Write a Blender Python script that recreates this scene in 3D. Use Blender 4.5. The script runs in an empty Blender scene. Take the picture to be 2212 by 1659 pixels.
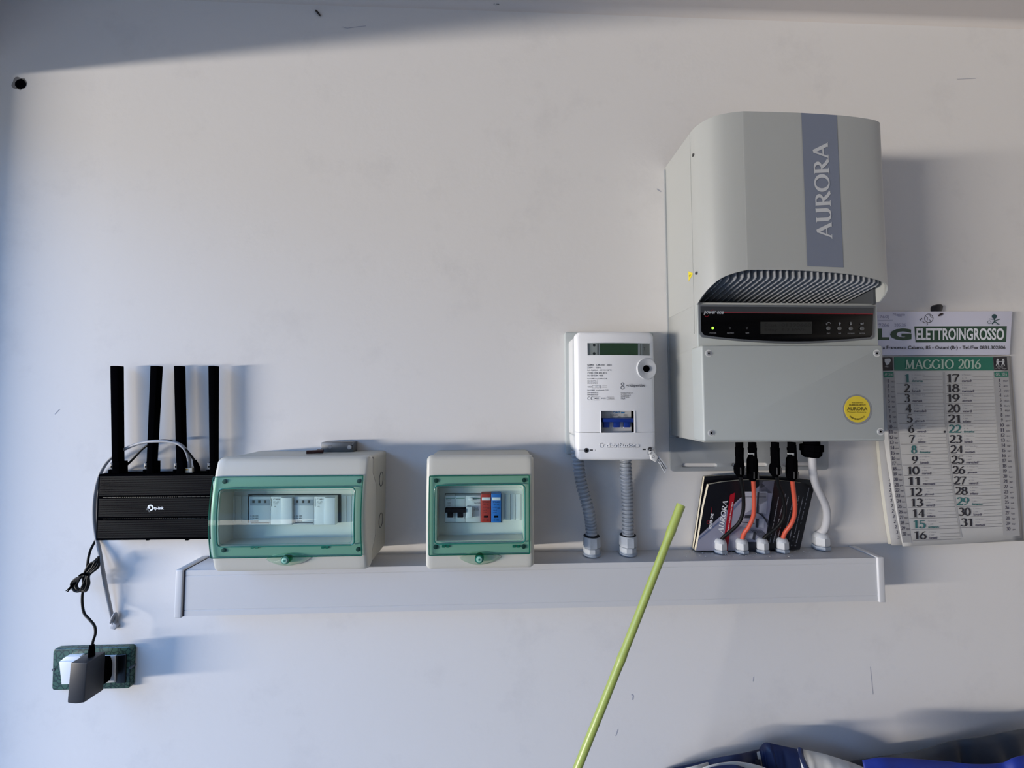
import bpy, bmesh, math, random
import numpy as np
from mathutils import Vector, Matrix
random.seed(4)
SC = bpy.context.scene
COL = SC.collection
PI = math.pi

# ------------------------------------------------------------------ camera, world, lights, exposure
F, W, H = 830.0, 2212.0, 1659.0
CAM = np.array([0.0, -0.76, 1.5])
def rotm(y, p, r):
    cy, sy, cp, sp, cr, sr = math.cos(y), math.sin(y), math.cos(p), math.sin(p), math.cos(r), math.sin(r)
    return (np.array([[cy, sy, 0], [-sy, cy, 0], [0, 0, 1]]) @ np.array([[1, 0, 0], [0, cp, -sp], [0, sp, cp]])
            @ np.array([[cr, 0, sr], [0, 1, 0], [-sr, 0, cr]]))
RM = rotm(math.radians(2.072), math.radians(2.571), math.radians(0.15))
cd = bpy.data.cameras.new('camera'); cam = bpy.data.objects.new('camera', cd); COL.objects.link(cam)
cd.sensor_width = 36; cd.lens = 36 * F / W; cd.clip_start = 0.02
xa, ya, za = RM[:, 0], RM[:, 2], -RM[:, 1]
cam.matrix_world = Matrix(((xa[0], ya[0], za[0], CAM[0]), (xa[1], ya[1], za[1], CAM[1]), (xa[2], ya[2], za[2], CAM[2]), (0, 0, 0, 1)))
SC.camera = cam

wd = bpy.data.worlds.new('daylight'); SC.world = wd; wd.use_nodes = True
nt = wd.node_tree; bg = nt.nodes['Background']
tc = nt.nodes.new('ShaderNodeTexCoord'); sx = nt.nodes.new('ShaderNodeSeparateXYZ'); cr_ = nt.nodes.new('ShaderNodeValToRGB')
nt.links.new(tc.outputs['Generated'], sx.inputs[0]); mr = nt.nodes.new('ShaderNodeMapRange')
mr.inputs['From Min'].default_value = -1; mr.inputs['From Max'].default_value = 1
nt.links.new(sx.outputs['Z'], mr.inputs['Value']); nt.links.new(mr.outputs[0], cr_.inputs[0])
e = cr_.color_ramp.elements
e[0].position = 0.56; e[0].color = (0.06, 0.065, 0.06, 1)      # trees and houses up to the roof line
e[1].position = 0.66; e[1].color = (0.25, 0.50, 1.00, 1)      # blue sky above them
nt.links.new(cr_.outputs[0], bg.inputs[0]); bg.inputs[1].default_value = 4.4

def area(name, loc, target, sx_, sy_, power, color):
    l = bpy.data.lights.new(name, 'AREA'); l.shape = 'RECTANGLE'; l.size = sx_; l.size_y = sy_; l.energy = power; l.color = color
    o = bpy.data.objects.new(name, l); COL.objects.link(o); o.location = loc
    o.rotation_euler = (Vector(target) - Vector(loc)).to_track_quat('-Z', 'Y').to_euler()
    return o
# daylight that comes in through the doorway on the left: the sunlit yard wall outside, then an added streak lamp
area('yard_daylight', (-12.0, -5.2, 0.69), (0.1, 0, 1.6), 4.6, 0.55, 1750, (1.0, 0.91, 0.80))
area('board_streak_lamp', (-3.40, -3.80, 0.02), (-3.40, -3.80, 1.0), 2.5, 0.75, 30, (1.0, 0.97, 0.86))  # lamp added on the ground so the wide board's door mirrors a bright streak
SC.view_settings.view_transform = 'Standard'; SC.view_settings.look = 'None'
SC.view_settings.exposure = 0.0; SC.view_settings.gamma = 1.0; SC.view_settings.use_curve_mapping = False

# ------------------------------------------------------------------ measuring: photograph pixel + distance from the wall -> place on the wall
def at(px, py, d=0.0):
    v = RM @ np.array([(px - W / 2) / F, 1.0, -(py - H / 2) / F])
    t = (-d - CAM[1]) / v[1]
    return Vector(CAM + t * v)
def surf(fn):                       # same for a curved face whose distance from the wall is fn(x, z)
    def s(px, py, off=0.0):
        d = 0.08
        for _ in range(7):
            p = at(px, py, d); d = fn(p.x, p.z) + off
        return at(px, py, d)
    return s
def flat(d): return lambda px, py, off=0.0: at(px, py, d + off)

# ------------------------------------------------------------------ materials
def lin(c):
    return tuple(((v / 255) / 12.92 if v / 255 <= 0.04045 else ((v / 255 + 0.055) / 1.055) ** 2.4) for v in c)
def mat(name, rgb, rough=0.5, metal=0.0, vary=0.0, vscale=30, bump=0.0, bscale=400, spec=0.5, emit=None, coat=0):
    m = bpy.data.materials.new(name); m.use_nodes = True; n = m.node_tree; b = n.nodes['Principled BSDF']
    c = lin(rgb); b.inputs['Base Color'].default_value = (*c, 1)
    b.inputs['Roughness'].default_value = rough; b.inputs['Metallic'].default_value = metal
    b.inputs['Specular IOR Level'].default_value = spec
    if coat: b.inputs['Coat Weight'].default_value = coat; b.inputs['Coat Roughness'].default_value = 0.3
    t = n.nodes.new('ShaderNodeTexCoord')
    if vary:
        z = n.nodes.new('ShaderNodeTexNoise'); z.inputs['Scale'].default_value = vscale; z.inputs['Detail'].default_value = 5
        n.links.new(t.outputs['Object'], z.inputs['Vector'])
        mx = n.nodes.new('ShaderNodeMixRGB'); mx.inputs[1].default_value = (*[v * (1 - vary) for v in c], 1); mx.inputs[2].default_value = (*[min(1, v * (1 + vary)) for v in c], 1)
        n.links.new(z.outputs['Fac'], mx.inputs[0]); n.links.new(mx.outputs[0], b.inputs['Base Color'])
    if bump:
        z = n.nodes.new('ShaderNodeTexNoise'); z.inputs['Scale'].default_value = bscale; z.inputs['Detail'].default_value = 4
        n.links.new(t.outputs['Object'], z.inputs['Vector'])
        bp = n.nodes.new('ShaderNodeBump'); bp.inputs['Strength'].default_value = bump; bp.inputs['Distance'].default_value = 0.001
        n.links.new(z.outputs['Fac'], bp.inputs['Height']); n.links.new(bp.outputs[0], b.inputs['Normal'])
    if emit:
        b.inputs['Emission Color'].default_value = (*lin(emit[0]), 1); b.inputs['Emission Strength'].default_value = emit[1]
    return m
def clearmat(name, rgb, rough=0.03, ior=1.5):
    m = bpy.data.materials.new(name); m.use_nodes = True; n = m.node_tree; n.nodes.remove(n.nodes['Principled BSDF'])
    tr = n.nodes.new('ShaderNodeBsdfTransparent'); tr.inputs[0].default_value = (*rgb, 1)
    g = n.nodes.new('ShaderNodeBsdfGlossy'); g.inputs['Roughness'].default_value = rough
    fr = n.nodes.new('ShaderNodeFresnel'); fr.inputs['IOR'].default_value = ior
    ge = n.nodes.new('ShaderNodeNewGeometry'); sb = n.nodes.new('ShaderNodeMath'); sb.operation = 'SUBTRACT'; sb.inputs[0].default_value = 1.0; n.links.new(ge.outputs['Backfacing'], sb.inputs[1])
    ml = n.nodes.new('ShaderNodeMath'); ml.operation = 'MULTIPLY'; n.links.new(fr.outputs[0], ml.inputs[0]); n.links.new(sb.outputs[0], ml.inputs[1])
    mx = n.nodes.new('ShaderNodeMixShader'); n.links.new(ml.outputs[0], mx.inputs[0]); n.links.new(tr.outputs[0], mx.inputs[1]); n.links.new(g.outputs[0], mx.inputs[2])
    n.links.new(mx.outputs[0], n.nodes['Material Output'].inputs[0]); return m

def wall_material():
    m = mat('white_wall_paint', (222, 220, 219), 0.75, vary=0.02, vscale=3, bump=0.25, bscale=90, spec=0.25)
    n = m.node_tree; b = n.nodes['Principled BSDF']
    t = n.nodes.new('ShaderNodeTexCoord')
    v = n.nodes.new('ShaderNodeTexVoronoi'); v.inputs['Scale'].default_value = 3.6; v.inputs['Randomness'].default_value = 1
    n.links.new(t.outputs['Object'], v.inputs['Vector'])
    lt = n.nodes.new('ShaderNodeMath'); lt.operation = 'LESS_THAN'; lt.inputs[1].default_value = 0.0065; n.links.new(v.outputs['Distance'], lt.inputs[0])
    # faint scuffs
    w = n.nodes.new('ShaderNodeTexNoise'); w.inputs['Scale'].default_value = 7; w.inputs['Detail'].default_value = 8; w.inputs['Roughness'].default_value = 0.7
    n.links.new(t.outputs['Object'], w.inputs['Vector'])
    rp = n.nodes.new('ShaderNodeValToRGB'); rp.color_ramp.elements[0].position = 0.30; rp.color_ramp.elements[0].color = (0.86, 0.86, 0.87, 1); rp.color_ramp.elements[1].position = 0.46; rp.color_ramp.elements[1].color = (1, 1, 1, 1)
    n.links.new(w.outputs['Fac'], rp.inputs[0])
    src = b.inputs['Base Color'].links[0].from_socket
    mu = n.nodes.new('ShaderNodeMixRGB'); mu.blend_type = 'MULTIPLY'; mu.inputs[0].default_value = 0.5; n.links.new(src, mu.inputs[1]); n.links.new(rp.outputs[0], mu.inputs[2])
    mx = n.nodes.new('ShaderNodeMixRGB'); mx.inputs[2].default_value = (0.16, 0.15, 0.14, 1); n.links.new(lt.outputs[0], mx.inputs[0]); n.links.new(mu.outputs[0], mx.inputs[1])
    n.links.new(mx.outputs[0], b.inputs['Base Color'])
    return m
WALL = wall_material()
CEIL = mat('ceiling_paint', (214, 208, 204), 0.8, vary=0.03, vscale=4, bump=0.2, bscale=60)
FLOOR = mat('concrete', (112, 110, 108), 0.85, vary=0.15, vscale=6, bump=0.4, bscale=120)
ENC = mat('pale_grey_plastic', (204, 201, 190), 0.36, bump=0.05, bscale=900)
ENCB = mat('pale_grey_plastic_base', (190, 186, 172), 0.5, bump=0.05, bscale=900)
TRAY = mat('white_pvc_trunking', (206, 206, 208), 0.45, vary=0.02, vscale=8)
INV = mat('light_grey_powder_coat', (168, 171, 170), 0.36, bump=0.1, bscale=2500, coat=0.5)
INVF = mat('light_grey_lid', (172, 178, 178), 0.42, bump=0.2, bscale=2500)
STRIPE = mat('slate_stripe', (118, 126, 144), 0.4)
STRIPET = mat('pale_lettering', (196, 199, 203), 0.45)
ALU = mat('dark_cast_aluminium', (120, 126, 136), 0.38, metal=0.75)
ALUF = mat('fin_aluminium', (186, 190, 197), 0.3, metal=0.4)
BRK = mat('grey_mounting_steel', (158, 163, 168), 0.5, metal=0.1)
BLK = mat('black_plastic', (5, 5, 7), 0.6, spec=0.0)
BLKR = mat('black_ribbed_plastic', (4, 5, 8), 0.7, spec=0.0)
BLKG = mat('glossy_black', (3, 3, 4), 0.2, spec=0.12)
DGREY = mat('dark_grey_print', (52, 55, 60), 0.4)
RIM = mat('grey_rim', (92, 97, 103), 0.4)
REDL = mat('red_print', (150, 20, 35), 0.5)
WHT = mat('white_print', (225, 227, 232), 0.5)
METER = mat('white_meter_plastic', (232, 233, 236), 0.38)
METERB = mat('meter_body_plastic', (205, 207, 208), 0.5)
INK = mat('grey_ink', (95, 97, 104), 0.6)
BLACKINK = mat('black_ink', (22, 20, 34), 0.6)
SILVER = mat('steel', (176, 178, 182), 0.3, metal=.45)
CORR = mat('grey_conduit', (150, 156, 165), 0.45, vary=0.05, vscale=60)
GLAND = mat('light_grey_gland', (186, 190, 196), 0.4, vary=0.06, vscale=120)
GLANDD = mat('dusty_grey_gland', (172, 179, 188), 0.6, vary=0.12, vscale=150)
GLANDB = mat('blue_grey_nut', (150, 162, 178), 0.5)
ORNG = mat('orange_red_cable', (196, 82, 60), 0.5)
BCAB = mat('black_cable', (12, 13, 15), 0.55, spec=.2)
GCAB = mat('grey_cable', (150, 151, 155), 0.5)
WCAB = mat('pale_grey_cable', (182, 183, 188), 0.45)
GREEN = clearmat('green_tinted_polycarbonate', (0.52, 0.78, 0.70), 0.06, 1.4)
GREENP = clearmat('pale_green_clear_pane', (0.84, 0.945, 0.92), 0.025, 1.5)
GREENE = mat('green_moulded_edge', (40, 120, 105), 0.2)
GREENK = clearmat('green_lock', (0.25, 0.65, 0.52), 0.1)
LIME = mat('lime_plastic_coating', (160, 174, 86), 0.35, vary=0.06, vscale=60, coat=0.3)
PAPER = mat('calendar_paper', (190, 190, 190), 0.8, vary=0.03, vscale=12)
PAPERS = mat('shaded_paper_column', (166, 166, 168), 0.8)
CARD = mat('white_card', (222, 222, 240), 0.6)
AGED = mat('cream_page_edges', (214, 206, 184), 0.85, vary=0.08, vscale=300)
TEALINK = mat('teal_ink', (18, 112, 92), 0.6)
TEALNUM = mat('teal_number_ink', (38, 104, 106), 0.6)
DGREEN = mat('dark_green_ink', (5, 62, 40), 0.5)
FAINT = mat('faint_pencil', (160, 158, 186), 0.7)
MODG = mat('module_white', (214, 219, 224), 0.45)
MODD = mat('module_grey', (160, 170, 182), 0.5)

# ------------------------------------------------------------------ object helpers
def link(name, me, m, parent=None):
    o = bpy.data.objects.new(name, me); COL.objects.link(o)
    if m is not None: me.materials.append(m)
    if parent is not None:
        o.parent = parent; o.matrix_parent_inverse = Matrix.Translation(-parent.location)
    return o
def smooth(me, ang=35):
    for p in me.polygons: p.use_smooth = True
    bm = bmesh.new(); bm.from_mesh(me)
    for ed in bm.edges:
        if len(ed.link_faces) == 2 and ed.calc_face_angle(0) > math.radians(ang): ed.smooth = False
    bm.to_mesh(me); bm.free()
def fromdata(name, vs, fs, m, parent=None, sm=None):
    me = bpy.data.meshes.new(name); me.from_pydata([tuple(v) for v in vs], [], fs); me.update()
    if sm: smooth(me, sm)
    return link(name, me, m, parent)
def frombm(name, bm, m, parent=None, sm=35):
    bmesh.ops.recalc_face_normals(bm, faces=bm.faces)
    me = bpy.data.meshes.new(name); bm.to_mesh(me); bm.free()
    if sm: smooth(me, sm)
    return link(name, me, m, parent)
def thing(name, loc, label, cat, group=None):
    o = bpy.data.objects.new(name, None); COL.objects.link(o); o.empty_display_size = 0.02
    o.location = loc; o['label'] = label; o['category'] = cat
    if group: o['group'] = group
    return o
def tag(o, label, cat, group=None):
    o['label'] = label; o['category'] = cat
    if group: o['group'] = group
    return o
def struct(o): o['kind'] = 'structure'; return o

def add_box(bm, x0, x1, y0, y1, z0, z1):
    vs = [bm.verts.new((x, y, z)) for x in (x0, x1) for y in (y0, y1) for z in (z0, z1)]
    for f in ((0, 1, 3, 2), (4, 6, 7, 5), (0, 4, 5, 1), (2, 3, 7, 6), (0, 2, 6, 4), (1, 5, 7, 3)): bm.faces.new([vs[i] for i in f])
def box(name, x0, x1, d0, d1, z0, z1, m, parent=None, bev=0, seg=2):
    bm = bmesh.new(); add_box(bm, x0, x1, -d1, -d0, z0, z1)
    if bev: bmesh.ops.bevel(bm, geom=bm.edges[:], offset=bev, segments=seg, affect='EDGES', profile=0.5)
    return frombm(name, bm, m, parent)
def fillet(pts, r, n=4):
    if not r: return pts
    out = []; N = len(pts)
    rs = r if isinstance(r, (list, tuple)) else [r] * N
    for i in range(N):
        a, b, c = (Vector(pts[i - 1]), Vector(pts[i]), Vector(pts[(i + 1) % N])); rr = rs[i]
        if not rr: out.append(tuple(b)); continue
        u = (a - b); v = (c - b); k = min(rr, u.length * 0.49, v.length * 0.49)
        p, q = b + u.normalized() * k, b + v.normalized() * k
        for j in range(n + 1):
            t = j / n; out.append(tuple(p * (1 - t) ** 2 + b * 2 * t * (1 - t) + q * t * t))
    return out
def slab_w(name, poly, d0, d1, m, parent=None, bev=0, r=0, seg=2, holes=()):
    """poly: (x, z) outline, extruded from wall distance d0 to d1"""
    poly = fillet([tuple(p) for p in poly], r)
    bm = bmesh.new()
    vs = [bm.verts.new((p[0], -d1, p[1])) for p in poly]; edges = [bm.edges.new((vs[i - 1], vs[i])) for i in range(len(vs))]
    for hpoly in holes:
        hv = [bm.verts.new((p[0], -d1, p[1])) for p in hpoly]; edges += [bm.edges.new((hv[i - 1], hv[i])) for i in range(len(hv))]
    if holes:
        bmesh.ops.triangle_fill(bm, use_beauty=True, edges=edges); fr = bm.faces[:]
    else: fr = [bm.faces.new(vs)]
    ret = bmesh.ops.extrude_face_region(bm, geom=fr)
    nv = [g for g in ret['geom'] if isinstance(g, bmesh.types.BMVert)]
    bmesh.ops.translate(bm, verts=nv, vec=(0, d1 - d0, 0))
    if bev:
        es = [e_ for e_ in bm.edges if all(abs(v.co.y + d1) < 1e-7 for v in e_.verts) and len(e_.link_faces) == 2 and e_.calc_face_angle(0) > 0.5]
        bmesh.ops.bevel(bm, geom=es, offset=bev, segments=seg, affect='EDGES', profile=0.5, clamp_overlap=True)
    return frombm(name, bm, m, parent)
def slab(name, px, d0, d1, m, parent=None, bev=0, r=0, seg=2, holes=()):
    """px: outline of the FRONT face measured in the photograph, at wall distance d1"""
    w = [at(x, y, d1) for x, y in px]
    hw = [[(at(x, y, d1).x, at(x, y, d1).z) for x, y in h_] for h_ in holes]
    return slab_w(name, [(p.x, p.z) for p in w], d0, d1, m, parent, bev, r, seg, hw)
def rect(x0, y0, x1, y1): return [(x0, y0), (x1, y0), (x1, y1), (x0, y1)]
def circ(cx, cy, r, n=24, ry=None): return [(cx + r * math.cos(2 * PI * i / n), cy + (ry or r) * math.sin(2 * PI * i / n)) for i in range(n)]
def catmull(pts, n=8):
    P = [np.array(p, float) for p in pts]; P = [2 * P[0] - P[1]] + P + [2 * P[-1] - P[-2]]; out = []
    for i in range(1, len(P) - 2):
        for j in range(n):
            t = j / n; a, b, c, d_ = P[i - 1], P[i], P[i + 1], P[i + 2]
            out.append(0.5 * ((2 * b) + (c - a) * t + (2 * a - 5 * b + 4 * c - d_) * t * t + (3 * b - a - 3 * c + d_) * t ** 3))
    out.append(P[-2]); return out
def tube_data(path, r, sides=12, caps=True, closed=False, flatten=1.0):
    P = [Vector(p) for p in path]; N = len(P); vs, fs = [], []
    rr = r if callable(r) else (lambda i: r)
    T = [(P[min(i + 1, N - 1)] - P[max(i - 1, 0)]).normalized() for i in range(N)]
    if closed: T = [(P[(i + 1) % N] - P[i - 1]).normalized() for i in range(N)]
    u = T[0].orthogonal().normalized()
    for i in range(N):
        u = (u - T[i] * u.dot(T[i])).normalized(); v = T[i].cross(u)
        for k in range(sides):
            a = 2 * PI * k / sides; vs.append(P[i] + (u * math.cos(a) + v * math.sin(a) * flatten) * rr(i))
    M_ = N if closed else N - 1
    for i in range(M_):
        for k in range(sides):
            a, b = i * sides + k, i * sides + (k + 1) % sides; j = (i + 1) % N
            fs.append((a, b, j * sides + (k + 1) % sides, j * sides + k))
    if caps and not closed: fs.append(tuple(range(sides))[::-1]); fs.append(tuple((N - 1) * sides + k for k in range(sides)))
    return vs, fs
def tube(name, path, r, m, parent=None, sides=12, closed=False, sm=40):
    vs, fs = tube_data(path, r, sides, closed=closed); return fromdata(name, vs, fs, m, parent, sm)
def pxpath(pts, n=8): return [tuple(p) for p in catmull([tuple(at(*p)) for p in pts], n)]
def cyl(name, c, r, d0, d1, m, parent=None, n=24, bev=0):
    return slab_w(name, [(c[0] + r * math.cos(2 * PI * i / n), c[1] + r * math.sin(2 * PI * i / n)) for i in range(n)], d0, d1, m, parent, bev)
def pcyl(name, px, py, rpx, d0, d1, m, parent=None, n=24, bev=0):
    c = at(px, py, d1); r = (at(px + rpx, py, d1) - c).length; return cyl(name, (c.x, c.z), r, d0, d1, m, parent, n, bev)
def lathe(name, axis_pts, m, parent=None, sides=20, sm=40):
    """axis_pts: list of (point, radius) along a path; hard profile"""
    P = [Vector(p) for p, _ in axis_pts]; ax = (P[-1] - P[0]).normalized(); u = ax.orthogonal().normalized(); v = ax.cross(u); vs, fs = [], []
    for p, r in zip(P, [r for _, r in axis_pts]):
        for k in range(sides):
            a = 2 * PI * (k + 0.5) / sides; vs.append(p + (u * math.cos(a) + v * math.sin(a)) * r)
    for i in range(len(P) - 1):
        for k in range(sides):
            fs.append((i * sides + k, i * sides + (k + 1) % sides, (i + 1) * sides + (k + 1) % sides, (i + 1) * sides + k))
    fs.append(tuple(range(sides))[::-1]); fs.append(tuple((len(P) - 1) * sides + k for k in range(sides)))
    return fromdata(name, vs, fs, m, parent, sm)

def gridcover(name, X, Z, df, m, parent, hole=None, back=None, holeback=None, r=0, sm=30):
    """curved front face over the grid X x Z at wall distance df(x,z), optional window, side walls back to back(z)"""
    x0, x1, z0, z1 = X[0], X[-1], Z[0], Z[-1]
    def rc(x, z):
        if not r: return x, z
        cx = min(max(x, x0 + r), x1 - r); cz = min(max(z, z0 + r), z1 - r); dx, dz = x - cx, z - cz; L = math.hypot(dx, dz)
        if L < 1e-9 or abs(dx) < 1e-9 or abs(dz) < 1e-9: return x, z
        k = max(abs(dx), abs(dz)) / L; return cx + dx * k, cz + dz * k
    bm = bmesh.new(); V = {}
    for i, x in enumerate(X):
        for j, z in enumerate(Z):
            a, b = rc(x, z); V[i, j] = bm.verts.new((a, -df(x, z), b))
    def inh(i, j):
        return hole and X[i] >= hole[0] - 1e-6 and X[i + 1] <= hole[1] + 1e-6 and Z[j] >= hole[2] - 1e-6 and Z[j + 1] <= hole[3] + 1e-6
    for i in range(len(X) - 1):
        for j in range(len(Z) - 1):
            if not inh(i, j): bm.faces.new((V[i, j], V[i + 1, j], V[i + 1, j + 1], V[i, j + 1]))
    def walls(loop, bf):
        bv = [bm.verts.new((v.co.x, -bf(v.co.z), v.co.z)) for v in loop]
        for k in range(len(loop)):
            try: bm.faces.new((loop[k - 1], loop[k], bv[k], bv[k - 1]))
            except ValueError: pass
    nx, nz = len(X) - 1, len(Z) - 1
    if back is not None:
        lp = [V[i, 0] for i in range(nx)] + [V[nx, j] for j in range(nz)] + [V[i, nz] for i in range(nx, 0, -1)] + [V[0, j] for j in range(nz, 0, -1)]
        walls(lp, back if callable(back) else (lambda z: back))
    if hole and holeback is not None:
        ia = [i for i, x in enumerate(X) if hole[0] - 1e-6 <= x <= hole[1] + 1e-6]; ja = [j for j, z in enumerate(Z) if hole[2] - 1e-6 <= z <= hole[3] + 1e-6]
        lp = [V[i, ja[0]] for i in ia[:-1]] + [V[ia[-1], j] for j in ja[:-1]] + [V[i, ja[-1]] for i in ia[:0:-1]] + [V[ia[0], j] for j in ja[:0:-1]]
        walls(lp, (lambda z: holeback))
    return frombm(name, bm, m, parent, sm)
def lst(a, b, ends, n, extra=()):
    L = [a + e_ for e_ in ends] + [b - e_ for e_ in ends] + [a + (b - a) * (i / n) for i in range(1, n)] + list(extra)
    L = sorted(L); out = [L[0]]
    for v in L[1:]:
        if v - out[-1] > 4e-4: out.append(v)
        elif v in extra or v == b: out[-1] = v
    return out

# ------------------------------------------------------------------ flat print
_tc = {}
def text_mesh(s, bold=0.0, res=3):
    k = (s, bold)
    if k not in _tc:
        cu = bpy.data.curves.new('t', 'FONT'); cu.body = s; cu.resolution_u = res; cu.offset = bold; cu.fill_mode = 'FRONT'
        o = bpy.data.objects.new('t', cu); COL.objects.link(o)
        me = o.to_mesh(); vs = [(v.co.x, v.co.y) for v in me.vertices]; fs = [tuple(p.vertices) for p in me.polygons]; o.to_mesh_clear()
        bpy.data.objects.remove(o); bpy.data.curves.remove(cu); _tc[k] = (vs, fs)
    return _tc[k]
# pen-drawn roman letters: thick uprights, thin horizontals
def arc(cx, cy, rx, ry, a0, a1, n=14): return [(cx + rx * math.cos(math.radians(a0 + (a1 - a0) * i / n)), cy + ry * math.sin(math.radians(a0 + (a1 - a0) * i / n))) for i in range(n + 1)]
def ser(x, y, w=0.16): return ([(x - w, y), (x + w, y)], 0.045)
TK, TN = 0.19, 0.075
GL = {
 '0': (.62, [(arc(.31, .5, .24, .47, 90, 450, 28), None)]),
 '1': (.50, [([(.28, .02), (.28, .97)], TK), ([(.06, .80), (.28, .96)], TN), ser(.28, .02)]),
 '2': (.62, [(arc(.30, .72, .21, .25, 160, -20, 14) + [(.42, .45), (.06, .06)], None), ([(.05, .06), (.56, .06)], .11), ([(.56, .04), (.58, .22)], TN)]),
 '3': (.60, [(arc(.28, .75, .19, .22, 150, -90, 14), None), (arc(.27, .28, .24, .26, 90, -150, 16), None)]),
 '4': (.62, [([(.42, .02), (.42, .97)], TK), ([(.42, .95), (.05, .30)], TN), ([(.04, .30), (.60, .30)], .07)]),
 '5': (.60, [([(.14, .94), (.52, .94)], .10), ([(.14, .94), (.11, .55)], TN), (arc(.27, .32, .24, .29, 130, -150, 16), None)]),
 '6': (.60, [(arc(.30, .31, .23, .28, 0, 360, 24), None), ([(.50, .96), (.28, .80), (.12, .55), (.08, .33)], .10)]),
 '7': (.60, [([(.05, .92), (.56, .92)], .11), ([(.55, .92), (.34, .50), (.22, .02)], .13), ([(.05, .92), (.04, .76)], TN)]),
 '8': (.60, [(arc(.30, .75, .18, .21, 0, 360, 22), None), (arc(.30, .27, .24, .25, 0, 360, 24), None)]),
 '9': (.60, [(arc(.30, .67, .23, .28, 0, 360, 24), None), ([(.10, .02), (.32, .18), (.48, .43), (.52, .65)], .10)]),
 'A': (.86, [([(.10, .03), (.42, .98)], TN + .02), ([(.42, .98), (.76, .03)], TK), ([(.22, .34), (.62, .34)], TN), ser(.10, .02, .12), ser(.76, .02, .13)]),
 'U': (.86, [([(.18, .97), (.18, .32)] + arc(.43, .30, .25, .27, 180, 360, 12) + [(.68, .97)], None), ser(.18, .98, .14), ser(.68, .98, .12)]),
 'R': (.82, [([(.18, .02), (.18, .98)], TK), ([(.18, .95)] + arc(.36, .72, .24, .23, 90, -90, 12) + [(.18, .49)], None), ([(.36, .49), (.58, .18), (.76, .03)], TK), ser(.18, .02), ser(.76, .02, .08), ([(.04, .97), (.20, .97)], .045)]),
 'O': (.92, [(arc(.46, .5, .38, .46, 0, 360, 30), None)]),
 'M': (1.02, [([(.16, .03), (.18, .97)], TN + .02), ([(.18, .97), (.50, .05)], TK), ([(.50, .05), (.82, .97)], TN + .02), ([(.82, .97), (.84, .03)], TK), ser(.16, .02, .12), ser(.84, .02, .13)]),
 'G': (.90, [(arc(.46, .5, .38, .46, 40, 330, 24), None), ([(.80, .08), (.80, .42)], TK), ([(.62, .44), (.92, .44)], .045)]),
 'I': (.46, [([(.22, .02), (.22, .98)], TK), ser(.22, .02), ser(.22, .98)]),
 ' ': (.45, []),
}
def pen_mesh(s):
    k = ('pen', s)
    if k in _tc: return _tc[k]
    vs, fs = [], []; ox = 0
    for ch in s:
        w, strokes = GL[ch]
        for pts, wd_ in strokes:
            P = [Vector((p[0] + ox, p[1])) for p in pts]; N = len(P); b = len(vs); closed = (P[0] - P[-1]).length < 1e-4
            for i in range(N):
                a_, c_ = (P[i - 1] if i else (P[-2] if closed else P[0])), (P[i + 1] if i < N - 1 else (P[1] if closed else P[-1]))
                t = (c_ - a_).normalized(); n_ = Vector((-t.y, t.x)); ww = wd_ if wd_ else TN + (TK - TN) * abs(t.y) ** 1.3
                vs += [tuple(P[i] + n_ * ww / 2), tuple(P[i] - n_ * ww / 2)]
            for i in range(N - 1): fs.append((b + 2 * i, b + 2 * i + 1, b + 2 * i + 3, b + 2 * i + 2))
        ox += w
    _tc[k] = (vs, fs); return _tc[k]
class Print:
    """collects ink shapes measured in the photograph and lays them on a real face as one thin film"""
    def __init__(s, sf, off=0.0006): s.sf, s.off, s.v, s.f = sf, off, [], []
    def add(s, vs, fs):
        b = len(s.v); s.v += [tuple(s.sf(x, y, s.off)) for x, y in vs]; s.f += [tuple(b + i for i in f) for f in fs]
    def text(s, t, bl, br, tl, bold=0.0, pen=False, slant=0):
        vs, fs = pen_mesh(t) if pen else text_mesh(t, bold)
        if not vs: return s
        xs = [v[0] for v in vs]; ys = [v[1] for v in vs]; x0, x1, y0, y1 = min(xs), max(xs), min(ys), max(ys)
        B = np.array(bl, float); U = np.array(br, float) - B; V = np.array(tl, float) - B
        s.add([tuple(B + U * ((x - x0) / (x1 - x0)) + V * ((y - y0) / (y1 - y0)) + U * slant * ((y - y0) / (y1 - y0))) for x, y in vs], fs); return s
    def t(s, t, x0, y0, x1, y1, bold=0.0, pen=False): return s.text(t, (x0, y1), (x1, y1), (x0, y0), bold, pen)
    def poly(s, pts): s.add(pts, [tuple(range(len(pts)))]); return s
    def rect(s, x0, y0, x1, y1): return s.poly(rect(x0, y0, x1, y1))
    def disc(s, cx, cy, r, n=20, ry=None): return s.poly(circ(cx, cy, r, n, ry))
    def line(s, pts, w):
        P = [Vector(p) for p in pts]; vs = []; N = len(P)
        for i in range(N):
            t = (P[min(i + 1, N - 1)] - P[max(i - 1, 0)]).normalized(); n_ = Vector((-t.y, t.x)) * w / 2; vs += [tuple(P[i] + n_), tuple(P[i] - n_)]
        s.add(vs, [(2 * i, 2 * i + 1, 2 * i + 3, 2 * i + 2) for i in range(N - 1)]); return s
    def ring(s, cx, cy, r, w, n=28, ry=None): return s.line([(cx + r * math.cos(2 * PI * i / n), cy + (ry or r) * math.sin(2 * PI * i / n)) for i in range(n + 1)], w)
    def build(s, name, m, parent): return fromdata(name, s.v, s.f, m, parent)

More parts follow.
